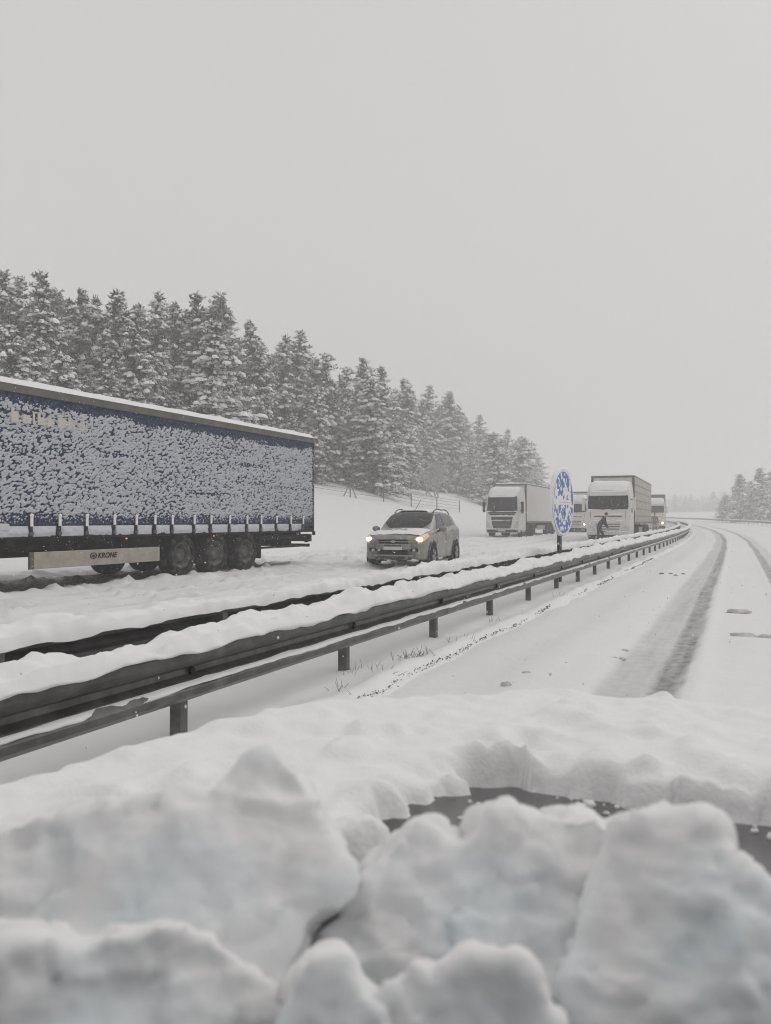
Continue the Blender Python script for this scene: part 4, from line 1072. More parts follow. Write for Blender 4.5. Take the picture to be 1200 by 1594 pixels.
# ------------------------------------------------------------------ pines
class Leaves:
    def __init__(s): s.v, s.f, s.m = [], [], []
    def tuft(s, p, d, size, n, m, rnd):
        """a spray of needles about p, leaning along d"""
        for _ in range(n):
            a = Vector((rnd.gauss(0, 1), rnd.gauss(0, 1), rnd.gauss(0, 0.7))).normalized()
            a = (a + d * 0.6 + Vector((0, 0, 0.25))).normalized(); L = size * rnd.uniform(0.6, 1.15)
            w = a.cross(Vector((rnd.gauss(0, 1), rnd.gauss(0, 1), rnd.gauss(0, 1)))).normalized() * (size * rnd.uniform(0.10, 0.20))
            b = p + Vector((rnd.gauss(0, .25), rnd.gauss(0, .25), rnd.gauss(0, .15))) * size
            o = len(s.v)
            s.v += [tuple(b - w * 0.5), tuple(b + w * 0.5), tuple(b + a * L * 0.6 + w * 0.8), tuple(b + a * L), tuple(b + a * L * 0.6 - w * 0.8)]
            s.f.append((o, o + 1, o + 2, o + 3, o + 4)); s.m.append(m)
    def pad(s, p, d, size, rnd):
        """a lump of snow lying on the spray, drooping outwards"""
        o = len(s.v); n = 7; ph = rnd.random() * 6.28
        u = Vector((d.x, d.y, 0)); u = u.normalized() if u.length > 1e-3 else Vector((1, 0, 0)); w = Vector((-u.y, u.x, 0))
        lx, ly = size * rnd.uniform(0.6, 1.1), size * rnd.uniform(0.4, 0.75)
        for ring, (k, z) in enumerate(((1.0, -0.12), (0.88, 0.20), (0.45, 0.40))):
            for i in range(n):
                t = ph + 6.28318 * i / n; q = k * rnd.uniform(0.72, 1.2)
                x, y = math.cos(t) * q * lx, math.sin(t) * q * ly
                s.v.append(tuple(p + u * x + w * y + Vector((0, 0, size * (z + rnd.uniform(-.05, .05)) - 0.28 * max(x, 0)))))
        for ring in (0, 1):
            for i in range(n):
                a, b = o + ring * n + i, o + ring * n + (i + 1) % n
                s.f.append((a, b, b + n, a + n)); s.m.append(2)
        s.f.append(tuple(o + 2 * n + i for i in range(n))); s.m.append(2)

def make_pine(seed, H=12.0, spread=0.20, base=0.10, snow=0.75, ragged=0.3, frost=0.4):
    rnd = random.Random(seed)
    trunk = MB(); lean = (rnd.gauss(0, .15), rnd.gauss(0, .15))
    def axis_pt(z): return Vector((lean[0] * (z / H) ** 2 + 0.06 * math.sin(z * 0.9 + seed), lean[1] * (z / H) ** 2, z))
    zs = np.linspace(-0.6, H * 0.97, 12)
    for a, b in zip(zs[:-1], zs[1:]): trunk.bar(axis_pt(a), axis_pt(b), 0.012 * H * (1 - max(a, 0) / H) + 0.02, 7, 0.012 * H * (1 - max(b, 0) / H) + 0.018)
    lv = Leaves(); z = H * base
    while z < H * 0.985:
        t = z / H
        env = spread * H * min(1.0, (1 - t) ** 0.60 * 1.08 + 0.03) * (0.78 + 0.22 * min(1, (t - base) / 0.12 + 0.4))
        for k in range(rnd.choice((5, 6, 6, 7)) if t < 0.85 else 4):
            az = rnd.random() * 6.283; L = env * rnd.uniform(1 - ragged * 1.2, 1 + ragged * 0.4) * (1 + 0.9 * ragged * float(noise(math.cos(az) * 1.5 + seed, math.sin(az) * 1.5, z * 0.55, seed)))
            rise = 0.42 * t + 0.02 + rnd.gauss(0, 0.13); u = Vector((math.cos(az), math.sin(az), 0))
            p0 = axis_pt(min(z + rnd.gauss(0, .28), H * 0.97)); pts = []
            ns = 6
            for i in range(ns + 1):
                q = i / ns; pts.append(p0 + u * L * q + Vector((0, 0, L * (rise * q - 0.24 * q * q * (1.25 - t)))))
            for a, b in zip(pts[:-1:2], pts[2::2]): trunk.bar(a, b, 0.022, 3, 0.012)
            m_count = max(2, int(L / 0.33))
            for i in range(m_count):
                q = 0.22 + 0.78 * (i + rnd.random()) / m_count; j = min(int(q * ns), ns - 1); p = pts[j].lerp(pts[j + 1], q * ns - j)
                side = Vector((-u.y, u.x, 0)) * rnd.choice((-1, 1)); wide = L * 0.30 * (1 - abs(q - 0.55)) * rnd.random()
                p = p + side * wide - Vector((0, 0, 0.10 * wide)); d = (u * 0.8 + side * (0.5 if wide > .1 else 0.1) + Vector((0, 0, 0.25 + 0.5 * t))).normalized()
                sz = 0.42 * (0.70 + 0.5 * rnd.random()) * (H / 12) ** 0.4 * (1.0 if t < 0.7 else 1.0 - 1.3 * (t - 0.7))
                lv.tuft(p, d, sz, 7, 1 if rnd.random() < frost else 0, rnd)
                if rnd.random() < snow * (0.55 + 0.6 * q) * (1.0 if t < 0.7 else 0.75) * (0.75 + 0.9 * float(noise(p.x * 0.75 + seed, p.y * 0.75, p.z * 0.75, seed + 5))): lv.pad(p + Vector((0, 0, sz * 0.16)), d, sz * rnd.uniform(0.55, 1.25), rnd)
        # dark heart, so that the crown closes towards the stem
        for _ in range(2):
            a = rnd.random() * 6.283; rr = env * 0.30 * rnd.random()
            lv.tuft(axis_pt(z) + Vector((math.cos(a) * rr, math.sin(a) * rr, 0)), Vector((math.cos(a), math.sin(a), 0.3)), 0.42, 7, 0, rnd)
        z += H * 0.030 * rnd.uniform(0.75, 1.25) * (1.0 if t < 0.8 else 0.75)
    lv.tuft(axis_pt(H * 0.985), Vector((0, 0, 1.5)), 0.36, 6, 1, rnd)
    cm = bpy.data.meshes.new('crown'); cm.from_pydata(lv.v, [], lv.f)
    for mm in ('needles', 'needles_frost', 'snow_tree'): cm.materials.append(MATS[mm])
    cm.polygons.foreach_set('material_index', np.array(lv.m, np.int32)); cm.update()
    tm = bpy.data.meshes.new('trunk'); tm.from_pydata(trunk.v, [], trunk.f); tm.materials.append(MATS['bark']); tm.update()
    return cm, tm, H
PINES = [make_pine(11, 12, 0.21, 0.12, 0.75, 0.36, 0.50), make_pine(12, 13, 0.19, 0.14, 0.65, 0.42, 0.55), make_pine(13, 12, 0.25, 0.06, 1.0, 0.34, 0.50), make_pine(14, 11, 0.28, 0.05, 1.05, 0.36, 0.50),
         make_pine(15, 13, 0.17, 0.18, 0.60, 0.46, 0.60), make_pine(16, 10, 0.31, 0.04, 1.1, 0.30, 0.60), make_pine(17, 12, 0.22, 0.10, 0.85, 0.40, 0.50), make_pine(18, 13, 0.20, 0.20, 0.7, 0.5, 0.55), make_pine(19, 12, 0.16, 0.08, 0.75, 0.40, 0.60)]
def pine(px, z, top_px, variant, label, group=None, widen=1.0, sink=0.0):
    p = at(px, 800, z); g0 = land_z(p.x, p.y); top = CAMZ + (HOR - top_px) / FPX * z
    cm, tm, H = PINES[variant]; h = max(top - g0, 2.5) + sink
    o = empty('pine_tree', (p.x, p.y, g0 - sink), random.random() * 6.28)
    k = h / H; w = max(min(k, 1.35), 0.62) * widen * random.uniform(0.94, 1.08)
    q_ = random.uniform(0.84, 1.16); o.scale = (w * q_, w / q_, k); o.rotation_euler.x = random.gauss(0, R(1.8)); o.rotation_euler.y = random.gauss(0, R(1.8))
    link(bpy.data.objects.new('trunk', tm), o); link(bpy.data.objects.new('crown', cm), o)
    tag(o, label, 'pine tree', group)
    return o
# trees that one can point at
G1 = 'pines on the left-hand slope'
pine(76, 47, 425, 0, 'tall pine rising highest above the front of the blue trailer', G1)
pine(168, 50, 447, 1, 'slim pine with flat tufted top, second peak from the picture edge', G1)
pine(245, 54, 455, 4, 'narrow pine with twin spire top above the middle of the blue trailer', G1)
pine(312, 57, 457, 0, 'dark-topped pine standing left of the tallest broad pine', G1)
pine(356, 58, 456, 6, 'broad tall pine with a flat crown above the blue trailer', G1, 1.05)
pine(335, 50, 500, 3, 'bushy pine loaded with white snow pads in front of the broad tall pine', G1)
pine(225, 48, 505, 2, 'snow-padded pine low in front of the twin spire pine', G1)
pine(95, 42, 545, 5, 'low frosted young pine just over the roof of the blue trailer', G1)
pine(20, 41, 505, 5, 'frosted young pine at the picture edge over the trailer front', G1)
pine(405, 62, 540, 2, 'white-branched pine sloping down above the tail third of the trailer', G1)
pine(490, 68, 600, 3, 'snowy pine directly behind the tail of the blue trailer', G1)
pine(455, 70, 513, 1, 'tall pine above the rear end of the blue trailer', G1)
pine(510, 76, 548, 6, 'pine with a rounded top just past the trailer tail', G1)
pine(566, 80, 558, 0, 'pine with a flat dark top behind the big white-branched one', G1)
pine(582, 76, 590, 3, 'big white-branched pine standing clear above the beige SUV', G1, 1.15)
pine(602, 88, 571, 4, 'slender spire pine just right of the big white-branched one', G1)
pine(662, 118, 597, 1, 'hazy pine above the pale bare shrub', G1)
pine(700, 126, 608, 6, 'hazy pine peak between the pale shrub and the white lorry', G1)
pine(628, 92, 588, 4, 'hazy pine leaning beside the slender spire pine', G1)
pine(770, 108, 673, 5, 'broad snow-covered pine behind the white lorry cab', G1, 1.1)
pine(808, 128, 680, 5, 'broad snow-covered pine over the white box trailer', G1, 1.1)
pine(745, 150, 645, 1, 'faint pine rising behind the broad snow-covered ones', G1)
pine(838, 190, 712, 3, 'faint pine at the end of the stand beside the blue sign', G1)
# the mass of the stand behind them
ENVX = [-60, 5, 30, 75, 115, 170, 215, 245, 265, 310, 355, 395, 435, 460, 510, 560, 600, 660, 700, 735, 765, 800, 830, 850]
ENVY = [430, 420, 430, 428, 448, 450, 470, 458, 472, 460, 460, 500, 520, 516, 550, 562, 574, 600, 610, 642, 668, 682, 712, 735]
rt = random.Random(3)
for px, z, t, v, lb in ((4, 50, 419, 8, 'pine top poking out highest at the very edge of the picture'), (32, 52, 431, 1, 'pine top between the picture edge and the highest pine'), (116, 52, 449, 7, 'frosted pine top just beyond the highest pine'), (138, 54, 458, 8, 'thin pine spire beside the slim tufted one'), (214, 56, 474, 1, 'short pine peak before the twin spire pine'), (267, 58, 470, 8, 'thin second spire beside the twin spire pine'), (394, 64, 500, 8, 'thin pine spire descending past the broad flat-crowned pine'), (434, 68, 519, 4, 'slender pine left of the tall one over the trailer tail'), (480, 78, 560, 8, 'short hazy spire in the dip past the trailer tail'), (536, 84, 588, 7, 'pine shoulder filling the dip before the flat dark top'), (640, 104, 592, 8, 'thin hazy spire over the bare shrub'), (722, 138, 628, 8, 'thin hazy spire sloping towards the white lorry'), (785, 160, 668, 8, 'faint thin spire above the white box trailer'), (820, 175, 700, 4, 'faint slim pine stepping down towards the blue sign')):
    pine(px, z, t, v, lb, G1)
for i in range(112):
    px = -70 + 915 * (i + rt.random()) / 112
    z0 = float(np.interp(px, [-70, 0, 300, 600, 760, 850], [44, 46, 56, 90, 135, 185]))
    z = z0 * rt.uniform(1.02, 1.38) + 2
    top = float(np.interp(px, ENVX, ENVY)) + rt.uniform(14, 78) * (0.6 if px > 560 else 1)
    pine(px, z, top, rt.choice((0, 1, 7, 4, 8, 6, 2, 7, 8)), 'snow-dusted pine within the dense stand on the slope above the road', 'dense stand of pines on the slope', sink=0.3)
for i in range(22):
    px = -60 + 900 * (i + rt.random()) / 22
    if 470 < px < 560 or 620 < px < 700: continue
    z = float(np.interp(px, [-70, 0, 300, 600, 760, 850], [40, 41.5, 51, 78, 118, 170])) * rt.uniform(0.99, 1.06)
    p = at(px, 800, z); g0 = land_z(p.x, p.y); top = HOR - (g0 + rt.uniform(4.5, 7.5) - CAMZ) * FPX / z
    pine(px, z, top, rt.choice((2, 3, 5)), 'low snow-laden pine at the foot of the stand above the road', 'low pines along the edge of the stand')
# across the road, right-hand side
pine(1152, 150, 738, 3, 'snowy pine at the near end of the clump beyond the far guard rail', None, 1.25)
pine(1183, 146, 728, 2, 'snowy pine in the middle of the clump beyond the far guard rail', None, 1.2)
pine(1216, 138, 714, 5, 'snowy pine cut by the picture edge beyond the far guard rail', None, 1.1)
pine(1168, 165, 748, 2, 'lower snowy pine tucked behind the clump beyond the far guard rail', None, 1.15)
pine(1128, 165, 770, 5, 'small snowy pine trailing off the open end of the roadside clump', None, 1.15)
pine(1245, 142, 722, 3, 'snowy pine farther along the clump beyond the far guard rail', None, 1.15)
for i in range(26):
    px = 1036 + 110 * (i + rt.random()) / 26; z = rt.uniform(330, 460)
    pine(px, z, rt.uniform(764, 786), rt.choice((2, 3, 5, 6)), 'far pine nearly lost in the falling snow past the bend', 'far pines past the bend', 1.2)

# pale leafless shrub at the foot of the pines
sp_ = at(676, 750, 92); sh = empty('bare_shrub', (sp_.x, sp_.y, land_z(sp_.x, sp_.y)))
tag(sh, 'pale leafless shrub furred with frost at the foot of the hazy pines', 'shrub')
rb = random.Random(5); tw = MB()
def grow(p, d, L, r, lev):
    e = p + d * L; tw.bar(p, e, r, 3, r * 0.7)
    if lev == 0: return
    for _ in range(3 if lev > 1 else 4):
        nd = (d + Vector((rb.gauss(0, .5), rb.gauss(0, .5), rb.gauss(0.02, .32)))).normalized(); grow(p.lerp(e, rb.uniform(.45, 1)), nd, L * rb.uniform(.55, .8), max(r * 0.62, 0.016), lev - 1)
for k in range(9): grow(Vector((rb.gauss(0, .6), rb.gauss(0, .4), -0.1)), Vector((rb.gauss(0, .38), rb.gauss(0, .38), 1)).normalized(), 2.0, 0.06, 4)
tw.build('branches', 'twig', sh)

# wire fence with a braced post on the slope
fz0 = [(486, 744, 62), (545, 752, 66), (597, 764, 70), (640, 771, 75), (680, 776, 80), (715, 780, 86)]
pts = [at(a, b, c) for a, b, c in fz0]
fence = empty('wire_fence', (pts[0].x, pts[0].y, land_z(pts[0].x, pts[0].y)))
tag(fence, 'post and wire fence with a braced post along the snowy slope', 'fence')
o0 = Vector(fence.location); tops = []
for k, p in enumerate(pts):
    g0 = land_z(p.x, p.y); b = Vector((p.x, p.y, g0)) - o0
    MB().bar(b - Vector((0, 0, .3)), b + Vector((0, 0, 1.25)), 0.05, 6).build('post', 'wood_post', fence); tops.append(b)
    if k == 1:
        dv = (pts[2] - pts[1]); dv.z = 0; dv.normalize()
        for sgn in (-1, 1):
            q = Vector((p.x, p.y, 0)) + dv * sgn * 0.9; MB().bar(Vector((q.x, q.y, land_z(q.x, q.y) - 0.05)) - o0, b + Vector((0, 0, 1.15)), 0.04, 5).build('brace', 'wood_post', fence)
ext = tops[0] + (tops[0] - tops[1]) * 2.2; ext.z = land_z(ext.x + o0.x, ext.y + o0.y) - o0.z
tops = [ext] + tops
for dz in (0.35, 0.65, 0.95, 1.2):
    mb = MB(); mb.tube([t + Vector((0, 0, dz)) for t in tops], 0.018, 4); mb.build('wire', 'wire', fence)

# ------------------------------------------------------------------ lumps of snow fallen from wheel arches
def lump(name, label, s, r, lx, ly, h, seed, m='snow', group=None):
    p = W(s, r, 0.045 - h * 0.25); U = np.linspace(0, 2 * math.pi, 25)[:-1]; V = np.linspace(0, math.pi * 0.62, 9)
    u, v = np.meshgrid(U, V, indexing='ij'); x, y, z = np.sin(v) * np.cos(u), np.sin(v) * np.sin(u), np.cos(v)
    k = 1 + 0.55 * fbm(x * 1.8 + seed, y * 1.8, z * 1.8, 4, seed, 0.6)
    P = np.stack([x * k * lx, y * k * ly, z * k * h], -1)
    P = np.concatenate([P, P[:1]], 0)
    o = grid_obj(name, P, m, flip=False); o.location = p
    return tag(o, label, 'snow lump', group)
mat('slush', (0.50, 0.485, 0.475), 0.8, col2=(0.7, 0.69, 0.68), vscale=9, thr=(0.4, 0.65), bump=0.5, bscale=30)
def road_at(px, py):
    z = (CAMZ - 0.06) * FPX / (py - HOR)
    for _ in range(4):
        p = at(px, py, z); s, r = inv(p.x, p.y); z = (CAMZ - 0.06 - float(grade(s))) * FPX / (py - HOR)
    p = at(px, py, z); return inv(p.x, p.y)
for px, py, lx, ly, h, lb in ((1148, 951, 0.15, 0.06, 0.035, 'small slush lump lying farther up between the wheel tracks'), (1157, 986, 0.13, 0.06, 0.04, 'slush lump nearest the dark wheel track'), (1194, 988, 0.11, 0.055, 0.035, 'slush lump at the picture edge beside its twin')):
    s, r = road_at(px, py); lump('snow_lump', lb, s, r, lx, ly, h, int(px), 'slush')
for k, (px, py) in enumerate(((1030, 892), (1043, 893), (1052, 894), (1062, 894))):
    s, r = road_at(px, py); lump('snow_lump', ('first', 'second', 'third', 'last')[k] + ' tiny dark clod from the left in a short row on the road', s, r, 0.05, 0.04, 0.03, 40 + k, 'gravel', 'row of tiny slush clods')
for k, (dx, dy) in enumerate(((0, 0), (6, -3), (10, 2), (-6, 2))):
    s, r = road_at(962 + dx, 1016 + dy); lump('snow_lump', ('middle', 'farthest', 'rightmost', 'leftmost')[k] + ' clod of the small cluster beside the pale wheel track', s, r, 0.03, 0.02, 0.016, 50 + k, 'slush', 'small dark cluster of clods')
for k, (px, py) in enumerate(((800, 1052), (790, 1060), (815, 1048), (740, 1068))):
    s, r = road_at(px, py); lump('snow_lump', ('second', 'third', 'rightmost', 'leftmost')[k] + ' crumbling clod on the road just past the bonnet snow', s, r, 0.04, 0.025, 0.02, 60 + k, 'slush', 'clods at the median edge')

# ------------------------------------------------------------------ our own car: bonnet under snow, slabs slid off the windscreen
car = empty('own_car', (0, 0, float(grade(0)) + 0.03))
CZ = car.location.z
tag(car, 'black car bonnet under thick snow in the foreground', 'car')
def bonnet_z(x, y):
    x, y = np.asarray(x, float), np.asarray(y, float)
    return 0.945 - CZ - 0.13 * np.clip((y - 0.7) / 1.0, 0, 2) ** 1.6 - 0.10 * (np.abs(x) / 0.9) ** 3.2 - 0.5 * np.clip(y - 1.66, 0, 1) ** 1.2 * 2 + 0.012 * sstep(0.34, 0.40, np.abs(x)) * (1 - sstep(0.42, 0.50, np.abs(x)))
X, Y = np.meshgrid(np.linspace(-0.86, 0.86, 70), np.linspace(0.50, 1.86, 60), indexing='ij')
grid_obj('bonnet', np.stack([X, Y, bonnet_z(X, Y)], -1), 'car_black', car)
for sg in (-1, 1):
    P = np.array([[(sg * (0.865 + 0.045 * t - 0.05 * max(0, (y - 1.4)) ** 1.5), y, float(bonnet_z(0.86, min(y, 1.86))) - 0.02 - 0.62 * t) for t in np.linspace(0, 1, 6)] for y in np.linspace(-0.2, 1.9, 24)])
    grid_obj('wing', P, 'car_black', car, flip=(sg > 0))
    wheel(car, sg * 0.80, 1.05, 0.33, 0.22, 'rim', spokes=5)
P = np.array([[(x, 1.88 + 0.06 * t - 0.25 * (abs(x) / 0.9) ** 4, float(bonnet_z(0, 1.86)) - 0.5 * t) for t in np.linspace(0, 1, 6)] for x in np.linspace(-0.9, 0.9, 24)])
grid_obj('front_bumper', P, 'car_black', car)
MB().box(-0.80, 0.80, 0.16, 0.56, 0.78, 0.885 - CZ).build('scuttle_panel', 'black', car, bevel=0.02)
wp = MB(); wp.tube([(-0.72, 0.30, 0.93 - CZ), (-0.40, 0.36, 0.945 - CZ), (0.05, 0.33, 0.95 - CZ)], 0.012, 6); wp.build('wiper', 'black', car)
wp = MB(); wp.tube([(-0.10, 0.34, 0.925 - CZ), (0.25, 0.38, 0.935 - CZ), (0.62, 0.32, 0.94 - CZ)], 0.012, 6); wp.build('wiper', 'black', car)
# unseen cabin behind the phone, added to shade the slabs: dashboard, roof, pillars, seats
MB().box(-0.70, 0.70, -0.55, 0.15, 0.62, 0.90 - CZ).build('dashboard', 'black', car, bevel=0.05)
P = np.array([[(x, y, 1.47 - CZ - 0.05 * (abs(x) / 0.6) ** 3 - 0.03 * max(0, -y - 1.4)) for y in np.linspace(-0.22, -2.4, 14)] for x in np.linspace(-0.60, 0.60, 12)])
grid_obj('roof', P, 'car_black', car)
P = P.copy(); P[..., 2] -= 0.03; grid_obj('headlining', P, 'suv_cladding', car)
for sg in (-1, 1):
    MB().bar((sg * 0.76, 0.42, 0.90), (sg * 0.59, -0.24, 1.42), 0.035, 8).build('windscreen_pillar', 'car_black', car)
    MB().bar((sg * 0.74, -1.2, 0.88), (sg * 0.59, -1.2, 1.42), 0.04, 8).build('door_pillar', 'car_black', car)
    P = np.array([[(sg * (0.865 + 0.03 * math.sin(t * 3.1)), y, 0.25 + 0.65 * t) for t in np.linspace(0, 1, 8)] for y in np.linspace(-0.2, -2.6, 20)]); grid_obj('door', P, 'car_black', car, flip=(sg < 0))
    st_ = MB(); st_.box(*sorted((sg * 0.12, sg * 0.62)), -1.15, -0.65, 0.40, 0.58); st_.box(*sorted((sg * 0.12, sg * 0.62)), -1.30, -1.15, 0.40, 1.20); st_.build('seat', 'black', car, bevel=0.05)
MB().box(-0.84, 0.84, -2.6, 0.5, 0.20, 0.26).build('floor_pan', 'black', car)
# the blanket of snow, with the bare patch near the windscreen
X, Y = np.meshgrid(np.arange(-1.02, 1.02, 0.0085), np.arange(0.44, 1.93, 0.0085), indexing='ij')
BZf = bonnet_z(np.clip(X, -.88, .88), Y)
jit = 0.028 * fbm(X * 9, Y * 9, 0, 3, 141) + 0.02 * fbm(X * 24, Y * 24, 0, 2, 142)
rim_y = np.interp(X, [-0.45, -0.38, -0.30, -0.20, -0.11, 0.04, 0.3], [0.90, 1.09, 1.195, 1.155, 1.105, 1.125, 1.13]) + 0.03 * fbm(X * 6, 2.0, 0, 3, 143)
in_hole = np.minimum(rim_y + jit - Y, (X + 0.362 + jit * 1.5) * 1.0)             # > 0 inside the bare patch
in_hole = np.minimum(in_hole, 0.75 - X)
edge_d = np.minimum((np.interp(Y, [0.4, 0.79, 1.06, 1.27, 1.42, 1.56, 1.66, 1.74], [1.0, 0.96, 0.885, 0.845, 0.72, 0.60, 0.48, 0.30]) - np.abs(X)) * 0.8, 1.76 - Y) + 0.02 * fbm(X * 6, Y * 6, 0, 3, 144)
rr = np.sqrt(np.clip(1 - (1 - np.clip(edge_d / 0.07, 0, 1)) ** 2, 0, 1))
topz = 0.953 - CZ + 0.018 * fbm(X * 2.4, Y * 2.4, 0, 3, 145) + 0.010 * fbm(X * 8, Y * 8, 0, 3, 146) + 0.005 * fbm(X * 22, Y * 22, 0, 2, 147) + 0.02 * sstep(1.3, 1.05, Y) * sstep(0.2, -.2, in_hole) * 0
topz = topz + 0.05 * np.clip(fbm(X * 7.5, Y * 7.5, 0, 3, 149) - 0.36, 0, 1) + 0.012 * np.clip(fbm(X * 17, Y * 17, 0, 2, 150), 0, 1)
topz = np.maximum(topz, BZf + 0.03)
h_in = np.clip(-in_hole / 0.075, 0, 1); h_in = np.sqrt(np.clip(1 - (1 - h_in) ** 2, 0, 1))
Z = BZf + (topz - BZf) * h_in * rr + np.where(in_hole > -0.01, -0.015, 0.0)
lumpy = 0.045 * np.clip(fbm(X * 17, Y * 17, 0, 3, 148), -.25, 1) * np.exp(-(np.clip(-in_hole, 0, 1) / 0.09) ** 2) * (in_hole < 0.0)
Z = Z + lumpy - (1 - rr) * 0.16 * (edge_d < 0.07)
grid_obj('snow_blanket', np.stack([X, Y, Z], -1), 'snow_fine', car)
# crumbs on the bare metal along the rim
rc = random.Random(9)
for k in range(30):
    x = rc.uniform(-0.36, 0.06); y = float(np.interp(x, [-0.45, -0.38, -0.30, -0.20, -0.11, 0.04], [0.90, 1.09, 1.195, 1.155, 1.105, 1.125])) - abs(rc.gauss(0.0, 0.035))
    if rc.random() < 0.35: x = -0.350 + abs(rc.gauss(0.0, 0.02)); y = rc.uniform(0.80, 1.06)
    q = rc.uniform(0.0025, 0.008) * rc.random() ** 0.5; z = float(bonnet_z(x, y)); mb = MB(); mb.ell((0, 0, 0), q * rc.uniform(.8, 1.8), q * rc.uniform(.8, 1.8), q * 0.8, 8, 6)
    mb.v = [tuple(c_ * (1 + 0.35 * rc.uniform(-1, 1)) for c_ in v) for v in mb.v]; cr = mb.build('snow_crumb', 'snow_fine', car, smooth=True); cr.location = (x, y, z + q * 0.3); cr.rotation_euler = (0, 0, rc.random() * 6)

def slab(label, outline, z0, thick, seed, tilt=(0.0, 0.0), amp=0.012, m='snow_chunk', voxel=0.0042):
    """a broken slab of wet snow: outline in photograph pixels at the depth z0, tilt = depth gained per metre right / up"""
    O = np.array(outline, float); n0 = len(O)
    q = np.linspace(0, n0, n0 * 5, endpoint=False); i = q.astype(int); f = (q - i)[:, None]
    B = O[i] * (1 - f) + O[(i + 1) % n0] * f
    c = B.mean(0); d = B - c; th = np.arctan2(d[:, 1], d[:, 0])
    d = d * (1 + 0.035 * fbm(np.cos(th) * 9, np.sin(th) * 9, seed, 4, seed, 0.7))[:, None]
    B = c + d
    lx, ly = (B[:, 0] - c[0]) / FPX * z0, (c[1] - B[:, 1]) / FPX * z0
    d0 = z0 + tilt[0] * lx + tilt[1] * ly
    def ring(off, k):
        px, py = c[0] + (B[:, 0] - c[0]) * k, c[1] + (B[:, 1] - c[1]) * k
        D = d0 + off; X_ = (px - 600) / FPX * D; H_ = CAMZ + (HOR - py) / FPX * D
        return np.stack([X_ * CT - D * ST, D * CT + X_ * ST, H_], -1)
    A, Cc = ring(-thick / 2, 0.985), ring(thick / 2, 0.93)
    n = len(B); V = np.concatenate([A, Cc]); cen = V.mean(0); V = V - cen
    F = [tuple(range(n)), tuple(range(2 * n - 1, n - 1, -1))] + [(k, n + k, n + (k + 1) % n, (k + 1) % n) for k in range(n)]
    bm = bmesh.new(); vs = [bm.verts.new(v) for v in V]
    for fc in F: bm.faces.new([vs[k] for k in fc])
    bmesh.ops.recalc_face_normals(bm, faces=bm.faces); bmesh.ops.triangulate(bm, faces=bm.faces)
    me = bpy.data.meshes.new('tmp'); bm.to_mesh(me); bm.free()
    t_ = bpy.data.objects.new('tmp', me); COL.objects.link(t_)
    r_ = t_.modifiers.new('remesh', 'REMESH'); r_.mode = 'VOXEL'; r_.voxel_size = voxel
    s_ = t_.modifiers.new('smooth', 'SMOOTH'); s_.iterations = 2; s_.factor = 0.5
    dg = bpy.context.evaluated_depsgraph_get(); m2 = bpy.data.meshes.new_from_object(t_.evaluated_get(dg), depsgraph=dg); bpy.data.objects.remove(t_)
    nv = len(m2.vertices); co = np.zeros(nv * 3); m2.vertices.foreach_get('co', co); co = co.reshape(-1, 3)
    no = np.zeros(nv * 3); m2.vertices.foreach_get('normal', no); no = no.reshape(-1, 3)
    x, y, z = (co + seed * 1.7).T
    w1 = fbm(x * 11, y * 11, z * 11, 2, seed + 2) * amp * 1.5                       # broad hollows
    w2 = (0.5 - np.abs(noise(x * 26, y * 26, z * 26, seed + 3))) * amp * 1.0         # crumbly knobs
    w3 = fbm(x * 55, y * 55, z * 55, 4, seed + 4, 0.6) * amp * 0.6
    pit = -np.clip(fbm(x * 34, y * 34, z * 34, 2, seed + 5) - 0.30, 0, 1) * amp * 1.6
    fc = noise(np.round(x * 22 + 0.6 * noise(x * 30, y * 30, z * 30, seed + 7)), np.round(y * 22 + 0.6 * noise(x * 30, y * 30, z * 30, seed + 8)), np.round(z * 22), seed + 6) * amp * 0.28
    co = co + no * (w1 + w2 + w3 + pit + fc)[:, None]
    m2.vertices.foreach_set('co', co.astype(np.float32).ravel()); m2.materials.clear(); m2.materials.append(MATS[m])
    m2.polygons.foreach_set('use_smooth', np.ones(len(m2.polygons), bool)); m2.update()
    o = bpy.data.objects.new('snow_chunk', m2); COL.objects.link(o); o.location = cen
    return tag(o, label, 'snow chunk', 'chunks slid off the windscreen')
slab('big grey-blue snow slab with a peaked top at the lower left', [(-90, 1300), (0, 1278), (100, 1248), (200, 1236), (290, 1224), (335, 1240), (368, 1218), (398, 1182), (425, 1168), (458, 1184), (492, 1232), (532, 1310), (567, 1370), (552, 1412), (505, 1432), (482, 1446), (466, 1500), (430, 1560), (300, 1600), (150, 1600), (0, 1580), (-90, 1500)], 0.56, 0.10, 151, (0.0, 0.55), 0.008)
slab('rounded snow slab along the bottom edge under the peaked one', [(-80, 1470), (0, 1462), (60, 1458), (130, 1470), (180, 1452), (240, 1440), (285, 1432), (330, 1458), (390, 1500), (440, 1512), (455, 1560), (450, 1720), (200, 1760), (-80, 1740)], 0.46, 0.10, 152, (0.1, 0.35), 0.008)
slab('large pale snow slab with a lumpy top before the dark bonnet patch', [(585, 1352), (625, 1319), (648, 1292), (665, 1286), (690, 1306), (722, 1314), (748, 1286), (785, 1266), (840, 1264), (862, 1264), (900, 1258), (922, 1260), (945, 1276), (965, 1272), (1000, 1284), (1010, 1400), (960, 1520), (880, 1580), (760, 1600), (690, 1600), (620, 1600), (540, 1575), (492, 1520), (486, 1470), (505, 1432), (540, 1402), (565, 1378)], 0.60, 0.12, 153, (0.0, 0.5), 0.011)
